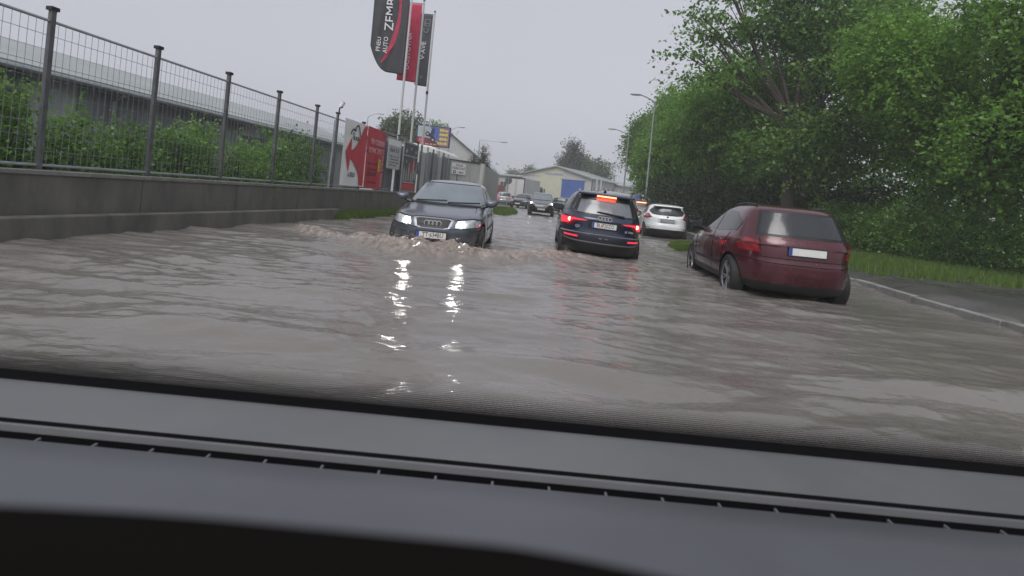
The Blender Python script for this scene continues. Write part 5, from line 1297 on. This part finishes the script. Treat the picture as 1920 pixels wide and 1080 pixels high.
p, _ = ff.hit('B', 0, .955); MB().tube([(0, p.y-.005, .955), (0, p.y-.02, .955)], 0.045, 16).build('oval_badge', DSTEEL, ff.root)
ff.strip('bumper_seam', 'B', [(-.88, .67), (-.5, .64), (.5, .64), (.88, .67)], 0.009, mat('seam_grey', (0.2, 0.2, 0.21), rough=0.6))
ff.patch('lower_bumper', 'B', [(-.78, .24), (.78, .24), (.84, .42), (.60, .455), (-.60, .455), (-.84, .42)], BLACK, 0.006)
ff.strip('reflector', 'B', [(-.78, .50), (-.66, .49)], 0.03, REDL1); ff.strip('reflector', 'B', [(.66, .49), (.78, .50)], 0.03, REDL1)
pts = [ff.hit('B', .02+.36*q/5, 1.055+.01*q)[0]+Vector((0, -.02, 0)) for q in range(6)]
MB().tube(pts, 0.014, 6).build('rear_wiper', BLACK, ff.root)
ff.mirror(.84, .70, 1.06, PW)
h_ = R(9); ff.place(6.38+math.sin(h_)*2.18, 21.6+math.cos(h_)*2.18, -0.08, 9, 0, 0)

# ---- black oncoming SUV in the middle distance
LV_T = [(0.26, .80, 2.06, -2.0), (0.32, .88, 2.14, -2.12), (0.48, .905, 2.19, -2.19), (0.60, .91, 2.20, -2.20), (0.72, .91, 2.17, -2.18), (0.84, .908, 2.08, -2.16), (0.93, .90, 1.90, -2.15), (1.0, .885, 1.55, -2.13),
        (1.06, .865, 1.15, -2.10), (1.12, .835, .95, -2.05), (1.28, .765, .60, -1.95), (1.45, .69, .22, -1.84), (1.55, .64, -.02, -1.78), (1.61, .56, -.3, -1.6), (1.64, .42, -.55, -1.2)]
PK = paint('black_paint', (0.014, 0.015, 0.018), 0.2, 0.28)
tu = Car('suv_car', 'black oncoming SUV with small lit headlights in the middle of the road', LV_T, PK, arches=(1.36, -1.28, 0.895), clad=0.42, n=4, wheel_r=0.345)
std_glass(tu, ([(-.72, 1.14), (.72, 1.14), (.58, 1.53), (-.58, 1.53)], [(-.75, 1.12), (.75, 1.12), (.60, 1.55), (-.60, 1.55)]), ([(-.6, 1.15), (.6, 1.15), (.52, 1.5), (-.52, 1.5)], [(-.63, 1.12), (.63, 1.12), (.55, 1.52), (-.55, 1.52)]),
          [[(.85, 1.12), (.45, 1.38), (.0, 1.52), (-.35, 1.53), (-.38, 1.10)], [(-.44, 1.10), (-.41, 1.53), (-1.1, 1.48), (-1.3, 1.14)]])
tg = tu.patch('grille', 'F', [(-.42, .90), (-.45, .74), (-.30, .58), (.30, .58), (.45, .74), (.42, .90), (.3, .93), (-.3, .93)], TRIMG, 0.008)
for k in range(4): tu.strip('slat', 'F', [(-.38, .64+k*.075), (.38, .64+k*.075)], 0.022, SEAM, 0.014, tg)
tu.patch('air_intake', 'F', [(-.50, .36), (.50, .36), (.58, .50), (-.58, .50)], SEAM, 0.006)
for sx in (-1, 1):
    hl = [(.48, .80), (.80, .84), (.84, .93), (.74, .97), (.46, .88)]
    h = tu.patch('headlight', 'F', hl if sx > 0 else mir(hl), LENSW, 0.008, 0.04)
    p, _ = tu.hit('F', sx*.70, .89); MB().tube([p, p+Vector((0, .02, 0))], 0.062, 16).build('bulb', LAMPLOW, h)
    tu.patch('fog_lamp_recess', 'F', [(sx*.62, .46), (sx*.80, .50), (sx*.80, .60), (sx*.66, .58)], SEAM, 0.006)
tu.plate('F', .50, 'BA 217KD')
tu.mirror(.86, .85, 1.17, PK)
h_ = R(187.6-4); tu.place(2.18, 38.2, -0.07, 184, 0, 0)

# ---- dark red hatchback at the right
LV_R = [(0.22, .78, 1.98, -1.95), (0.27, .86, 2.07, -2.04), (0.40, .895, 2.12, -2.11), (0.54, .902, 2.14, -2.14), (0.64, .905, 2.13, -2.14), (0.72, .905, 2.06, -2.12), (0.82, .90, 1.90, -2.11), (0.92, .89, 1.55, -2.09),
        (0.99, .868, 1.15, -2.06), (1.05, .84, .95, -2.02), (1.20, .77, .58, -1.93), (1.36, .695, .18, -1.82), (1.44, .64, -.06, -1.76), (1.50, .56, -.32, -1.6), (1.53, .42, -.55, -1.2)]
PR = paint('dark_red_paint', (0.070, 0.006, 0.013), 0.3, 0.28)
rd = Car('hatchback_car', 'dark red car standing in the water at the right seen from its left side', LV_R, PR, arches=(1.30, -1.28, 0.885), clad=0.36, n=4, ng=4.6, wheel_r=0.335, bowr=0.12)
std_glass(rd, ([(-.70, 1.07), (.70, 1.07), (.57, 1.42), (-.57, 1.42)], [(-.73, 1.05), (.73, 1.05), (.59, 1.44), (-.59, 1.44)]), ([(-.62, 1.08), (.62, 1.08), (.52, 1.40), (-.52, 1.40)], [(-.66, 1.05), (.66, 1.05), (.55, 1.43), (-.55, 1.43)]),
          [[(.80, 1.05), (.42, 1.28), (.02, 1.40), (-.32, 1.42), (-.35, 1.04)], [(-.41, 1.04), (-.38, 1.42), (-1.0, 1.38), (-1.45, 1.22), (-1.40, 1.08)]], gr=GLSD)
for sx in (-1, 1):
    d = 'R' if sx > 0 else 'L'
    rd.strip('door_seam', d, [(.80, 1.02), (.86, .65), (.78, .32)], 0.012, SEAM); rd.strip('door_seam', d, [(-.37, 1.02), (-.39, .32)], 0.012, SEAM); rd.strip('door_seam', d, [(-1.20, 1.04), (-1.0, .78), (-.90, .36)], 0.012, SEAM)
    rd.strip('rub_strip', d, [(.78, .50), (-.90, .52)], 0.05, BLACK, 0.012); rd.strip('sill', d, [(.92, .28), (-.9, .28)], 0.07, BLACK, 0.01)
    for y in (-.10, -.95):
        p, _ = rd.hit(d, y, .90); MB().box((p.x+sx*.016, y, .90), (.032, .19, .03)).build('door_handle', PR, rd.root, bevel=0.006)
    tl = [(.60, .80), (.80, .80), (.83, .90), (.76, 1.0), (.64, .96)]
    rd.patch('tail_light', 'B', tl if sx > 0 else mir(tl), REDL1, 0.010, 0.03)
    hl = [(.48, .68), (.82, .72), (.84, .82), (.60, .80)]
    rd.patch('headlight', 'F', hl if sx > 0 else mir(hl), LENSW, 0.008, 0.04)
    MB().tube([rd.bvh.ray_cast(Vector((sx*.54, y, 3)), -Z)[0]+Vector((0, 0, .03)) for y in (.05, -.4, -.9, -1.4)], .014, 6).build('roof_rail', BLACK, rd.root)
rd.strip('bumper_seam', 'B', [(-.88, .70), (-.5, .66), (.5, .66), (.88, .70)], 0.010, SEAM)
rd.strip('tailgate_seam', 'B', [(-.62, 1.02), (-.60, .74), (.60, .74), (.62, 1.02)], 0.010, SEAM)
rd.plate('B', .86, '')
rd.mirror(.84, .74, 1.07, BLACK, 0.95)
h_ = R(6.5); rd.place(4.60, 9.85, -0.13, 6.5, 0, 0)

# ---- far cars
def far_car(name, label, lv, pm, x, y, z, hdg, tail=REDL1, roofz=None, hl=LENSW, brake=False, rails=False):
    c = Car(name, label, lv, pm, arches=(1.30, -1.28, 0.885), clad=0.34, n=4, wheel_r=0.32)
    zt = lv[-1][0]; zb = zt-0.47
    std_glass(c, ([(-.68, zb+.03), (.68, zb+.03), (.55, zt-.12), (-.55, zt-.12)], [(-.70, zb+.01), (.70, zb+.01), (.57, zt-.10), (-.57, zt-.10)]), ([(-.60, zb+.05), (.60, zb+.05), (.50, zt-.14), (-.50, zt-.14)], [(-.63, zb+.02), (.63, zb+.02), (.53, zt-.11), (-.53, zt-.11)]),
              [[(.75, zb), (.35, zt-.22), (.0, zt-.12), (-.36, zt-.12), (-.36, zb)], [(-.43, zb), (-.42, zt-.12), (-1.0, zt-.15), (-1.35, zb+.05)]], GLSD, GLSD)
    for sx in (-1, 1):
        tl = [(.60, zb-.22), (.86, zb-.22), (.87, zb-.04), (.64, zb-.06)]
        c.patch('tail_light', 'B', tl if sx > 0 else mir(tl), tail, 0.010, 0.05)
        h2 = [(.50, .66), (.82, .70), (.84, .80), (.56, .77)]
        c.patch('headlight', 'F', h2 if sx > 0 else mir(h2), hl, 0.010, 0.05)
        if rails: MB().tube([c.bvh.ray_cast(Vector((sx*.52, y_, 3)), -Z)[0]+Vector((0, 0, .04)) for y_ in (.0, -.5, -1.0, -1.4)], .018, 6).build('roof_rail', CHR, c.root)
    if brake: MB().box((0, -1.86, zt-.085), (0.5, .05, .04)).build('third_brake_light', BRAKE3, c.root)
    c.plate('B', .74, '', dim=True); c.plate('F', .45, '')
    c.mirror(.82, .72, zb+.05, pm)
    c.patch('grille', 'F', [(-.35, .56), (.35, .56), (.40, .70), (-.40, .70)], SEAM, 0.006)
    c.place(x, y, z, hdg); return c
PS = paint('silver_paint', (0.38, 0.39, 0.40), 0.6, 0.3); PG = paint('green_grey_paint', (0.10, 0.13, 0.12), 0.4, 0.3); PD = paint('dark_green_grey_paint', (0.045, 0.055, 0.055), 0.3, 0.3)
far_car('estate_car', 'silver estate car with roof rails hidden mostly ahead of the dark blue SUV', LV_T, PS, 3.80, 20.4, 0.0, 6, rails=True)
far_car('hatchback_car', 'dark car with a lit high brake light just left of the white hatchback', LV_Q, PD, 7.15, 30.2, -0.06, 8, REDGLOW, brake=True)
far_car('saloon_car', 'silver car with glowing red tail lights driving off beside the concrete wall', LV_F, PS, -0.95, 60, 0.0, -6, REDGLOW)
far_car('saloon_car', 'dark grey car standing just left behind the black oncoming SUV', LV_F, PD, 1.15, 55, 0.0, 195)
far_car('saloon_car', 'grey green car glimpsed just right of the black oncoming SUV', LV_F, PG, 4.9, 49, -0.05, 20)

# ---- white box truck
tr = thing('box_truck', 'white box truck with dark framed rear doors stopped in front of the halls', 'truck')
TW_ = mat('truck_white', (0.56, 0.55, 0.54), rough=0.45, var=0.08, vscale=1); TG = mat('truck_side', (0.40, 0.42, 0.40), rough=0.5, var=0.1, vscale=.8)
MB().box((0, 0, 2.45), (2.50, 7.2, 2.7)).build('cargo_box', TG, tr.copy() if False else tr)
for sx in (-1, 1):
    d_ = MB().box((sx*0.60, -3.63, 2.42), (1.14, 0.05, 2.5)).build('rear_door', TW_, tr)
    MB().tube([(sx*0.12, -3.68, 1.3), (sx*0.12, -3.68, 3.55)], 0.02, 6).build('lock_bar', GALV, d_)
mb = MB(); mb.box((0, -3.64, 3.76), (2.6, 0.12, 0.16)); mb.box((-1.24, -3.64, 2.4), (.09, .12, 2.56)); mb.box((1.24, -3.64, 2.4), (.09, .12, 2.56)); mb.box((0, -3.64, 1.08), (2.6, .12, .12)); mb.build('door_frame', BLACK, tr)
MB().box((0, 0.3, 0.85), (0.9, 8.6, 0.28)).build('chassis', BLACK, tr)
MB().box((0, -3.6, 0.62), (2.4, .1, .14)).build('rear_bumper', DSTEEL, tr)
for sx in (-1, 1): MB().box((sx*.95, -3.68, .72), (.4, .06, .16)).build('tail_light', REDGLOW, tr)
cab = MB(); cab.prism([(3.9, .6), (5.9, .6), (5.95, 1.5), (5.6, 2.75), (5.2, 2.95), (3.9, 2.95)], Matrix(((0, 0, 1, -1.15), (1, 0, 0, 0), (0, 1, 0, 0), (0, 0, 0, 1))), 2.3); cab = cab.build('cab', PD, tr, bevel=0.06)
for sx in (-1, 1):
    MB().prism([(4.4, 1.75), (5.5, 1.75), (5.35, 2.6), (4.4, 2.6)], Matrix(((0, 0, 1, sx*1.155-.01), (1, 0, 0, 0), (0, 1, 0, 0), (0, 0, 0, 1))), .02).build('side_window', GLSD, cab)
    m_ = MB(); m_.box((sx*1.42, 5.5, 2.3), (.2, .12, .8)); m_.tube([(sx*1.1, 5.5, 2.6), (sx*1.42, 5.5, 2.6)], .03, 6); m_.build('mirror', BLACK, cab)
    for y in (-2.3, 4.9):
        w_ = MB().tube([(sx*0.85, y, .5), (sx*1.2, y, .5)], .5, 24).build('wheel', RUBBER, tr, smooth=True)
        MB().tube([(sx*1.195, y, .5), (sx*1.21, y, .5)], .27, 16).build('rim', GALV, w_)
tr.location = (1.75, 80.4, 0.0); tr.rotation_euler = (0, 0, R(-21))
# red cab of another lorry left of it
rt = thing('small_lorry', 'small lorry with reddish body partly hidden left of the box truck', 'truck', (-2.6, 82, 0), R(-8))
MB().box((0, 0, 1.75), (2.2, 4.6, 1.7)).build('cargo_box', mat('lorry_red', (0.30, 0.07, 0.06), rough=.5, var=.2), rt, bevel=0.05)
MB().box((0, 3.3, 1.5), (2.1, 1.7, 2.0)).build('cab', TW_, rt, bevel=0.15)
MB().box((0, 0, .7), (1.0, 6, .25)).build('chassis', BLACK, rt)
for sx in (-1, 1):
    for y in (-1.4, 3.1): MB().tube([(sx*.8, y, .42), (sx*1.06, y, .42)], .42, 20).build('wheel', RUBBER, rt, smooth=True)

# motorhome roof behind the sheet fence
mh = thing('motorhome', 'white motorhome whose rounded body shows above the corrugated fence', 'motorhome', (-5.35, 34.5, 0), R(-8))
bo = MB(); bo.prism([(-1.15, .55), (1.15, .55), (1.18, 2.9), (1.05, 3.45), (.7, 3.62), (-.8, 3.74), (-1.1, 3.55), (-1.2, 3.0)], frame((0, -2.9, 0), (1, 0, 0), Z) , -5.6)
bo = bo.build('body', mat('motorhome_white', (0.60, 0.62, 0.58), rough=.35, var=.05), mh, bevel=0.09)
MB().prism([(.62, 3.05), (.78, 3.05), (.78, 3.25), (.62, 3.25)], frame((0, -2.905, 0), (1, 0, 0), Z), .012).build('marker_lamp', DSTEEL, bo)
MB().prism([(-.7, 1.9), (.5, 1.9), (.5, 2.6), (-.7, 2.6)], frame((0, -2.905, 0), (1, 0, 0), Z), .012).build('rear_window', GLSD, mh)
for sx in (-1, 1):
    for y in (-1.6, 1.9): MB().tube([(sx*.85, y, .36), (sx*1.1, y, .36)], .36, 20).build('wheel', RUBBER, mh, smooth=True)

# round road sign seen from behind
rs_ = thing('road_sign', 'round road sign seen from its grey back near the concrete wall end', 'road sign', (-0.42, 46.0, 0), R(-4))
MB().tube([(0, 0, -.3), (0, 0, 2.75)], 0.035, 8).build('pole', GALV, rs_)
MB().tube([(0, 0.03, 2.42), (0, 0.055, 2.42)], 0.32, 28).build('disc', mat('sign_back', (0.16, 0.17, 0.18), rough=.45, metal=.4), rs_)
mb = MB(); mb.box((0, 0.01, 2.52), (.4, .03, .04)); mb.box((0, 0.01, 2.32), (.4, .03, .04)); mb.build('bracket', DSTEEL, rs_)

# ------------------------------------------------------------------ own car: dashboard and black glass edge
dash = thing('dashboard', 'grey plastic dashboard of the camera car with a long defroster slot under the windscreen', 'dashboard', (0, 0.6, 0.6))
O = Vector((0, 0.6, 0.6)); CZ = 1.15
DG = mat('dash_grey', (0.118, 0.119, 0.123), rough=0.42, var=0.10, vscale=5, bump=0.12, bscale=900)
DG2 = mat('dash_blue_grey', (0.082, 0.085, 0.097), rough=0.40, var=0.08, vscale=4, bump=0.12, bscale=900)
def loft(name, prof, m, parent=dash, x0=-1.35, x1=1.35, n=54, curve=0.0, lab=None, smooth=True, nearf=None):
    """prof: list of (d, z below camera); curved a little in plan like a windscreen foot"""
    v = []; f = []
    for i in range(n+1):
        x = x0+(x1-x0)*i/n
        for (d_, z) in prof:
            v.append(Vector((x, d_-curve*x*x+(nearf(x) if nearf else 0), CZ+z))-O)
    k = len(prof)
    for i in range(n):
        for j in range(k-1): f.append((i*k+j, (i+1)*k+j, (i+1)*k+j+1, i*k+j+1))
    o = MB().quadmesh(v, f).build(name, m, parent, smooth=smooth)
    return o
FRIT = mat('black_frit', (0.004, 0.004, 0.0045), rough=0.8, var=0, spec=0.05)
loft('glass_edge_band', [(1.085, -0.450), (1.062, -0.459), (1.058, -0.463)], FRIT)
loft('upper_panel', [(1.050, -0.462), (1.035, -0.4475), (1.02, -0.4455), (0.90, -0.4385), (0.865, -0.4365)], DG)
loft('groove', [(0.865, -0.4366), (0.862, -0.446), (0.853, -0.446), (0.850, -0.4365)], SEAM)
loft('slot_lip', [(0.850, -0.4364), (0.848, -0.4362), (0.843, -0.4362), (0.840, -0.446)], DG)
sl = loft('defroster_slot', [(0.840, -0.445), (0.838, -0.478), (0.806, -0.475), (0.803, -0.4375)], SEAM)
for k in range(-12, 13):
    x = k*0.087+0.012
    MB().prism([(0.806, -0.4385), (0.8175, -0.4385), (0.8120, -0.47), (0.806, -0.47)], Matrix(((0, 0, 1, x-O.x-.0015), (1, 0, 0, -O.y), (0, 1, 0, CZ-O.z), (0, 0, 0, 1))), .003).build('vent_fin', DG, sl)
def near(x): return 0.0
lo = []; 
def lower(x):
    return [(0.803, -0.437), (0.800, -0.4335)]
v = []; f = []; n = 60; K = 12
for i in range(n+1):
    x = -1.35+2.7*i/n; e = 0.40
    pr = [(0.803, -0.438), (0.798, -0.4335)]
    for q in range(1, 7): t = q/6; pr.append((0.798+(e+0.03-0.798)*t, -0.4335+0.030*t))
    for q in range(1, 6): a = q/5*math.pi/2; pr.append((e+0.03-0.035*math.sin(a), -0.4035-0.035*(1-math.cos(a))))
    pr.append((e-0.02, -0.55)); K = len(pr)
    for (d_, z) in pr: v.append(Vector((x, d_, CZ+z))-O)
for i in range(n):
    for j in range(K-1): f.append((i*K+j, (i+1)*K+j, (i+1)*K+j+1, i*K+j+1))
cut = []; 
MB().quadmesh(v, [q for q in f if (q[0] % K) < K-4]).build('lower_panel', DG2, dash, smooth=True)
MB().quadmesh(v, [q for q in f if (q[0] % K) >= K-4]).build('fascia_edge', mat('fascia_black', (0.006, 0.0055, 0.005), rough=.9, var=0, spec=0.02), dash, smooth=True)
loft('fascia', [(0.60, -0.52), (0.40, -0.56), (0.10, -0.60), (-.3, -0.62)], MATS['fascia_black'], nearf=lambda x: -0.05)
hv = []; hf = []; n = 70
for i in range(n+1):
    x = -0.24+0.48*i/n; k_ = x/0.165
    rt_ = 0.655 + 0.15*max(0, k_-0.02)**1.55 + 0.05*max(0, -k_-0.5)**1.5
    z0 = -rt_*0.172
    hs_ = 0.62
    for (dd_, dz) in ((0.235, -0.40), (0.215, -0.10), (0.202, -0.040), (0.190, -0.016), (0.172, 0.0), (0.158, -0.003), (0.148, -0.014), (0.142, -0.035), (0.140, -0.10), (0.14, -0.40)):
        hv.append(Vector((x*hs_, dd_*hs_, CZ+(z0+dz)*hs_))-O)
for i in range(n):
    for j in range(9): hf.append((i*10+j, (i+1)*10+j, (i+1)*10+j+1, i*10+j+1))
MB().quadmesh(hv, hf).build('instrument_hood', MATS['fascia_black'], dash, smooth=True)
# halftone dots of the glass edge, fading upwards
mb = MB(); 
for r_ in range(16):
    t = r_/15; rad = 0.0026*max(0.12, (1-t))**0.65; zz = -0.449+0.0036*r_*0.87; dd_ = 1.0855+0.0036*r_*0.55
    for c_ in range(int(2.6/0.0036)):
        x = -1.3+c_*0.0036+(0.0018 if r_ % 2 else 0)
        if abs(x) > 1.1: continue
        mb.quadmesh([Vector((x+rad*math.cos(a*math.pi/2), dd_+rad*math.sin(a*math.pi/2)*.54, CZ+zz+rad*math.sin(a*math.pi/2)*.84))-O for a in range(4)], [(0, 1, 2, 3)])
o = mb.build('edge_dots', FRIT, dash); o['kind'] = 'stuff'

# ------------------------------------------------------------------ rain haze
hz = MB().box((0, 120, 8.6), (520, 420, 20.0)).build('haze', [], None)
hm = bpy.data.materials.new('rain_haze'); hm.use_nodes = True; n = hm.node_tree; n.nodes.remove(n.nodes['Principled BSDF'])
pv = n.nodes.new('ShaderNodeVolumePrincipled'); pv.inputs['Color'].default_value = (0.985, 0.99, 1.0, 1); pv.inputs['Density'].default_value = 0.0017; pv.inputs['Anisotropy'].default_value = 0.0
n.links.new(pv.outputs[0], n.nodes['Material Output'].inputs['Volume']); hz.data.materials.append(hm)
tag(hz, 'thin even rain haze filling the air over the whole street', None, None, 'stuff')
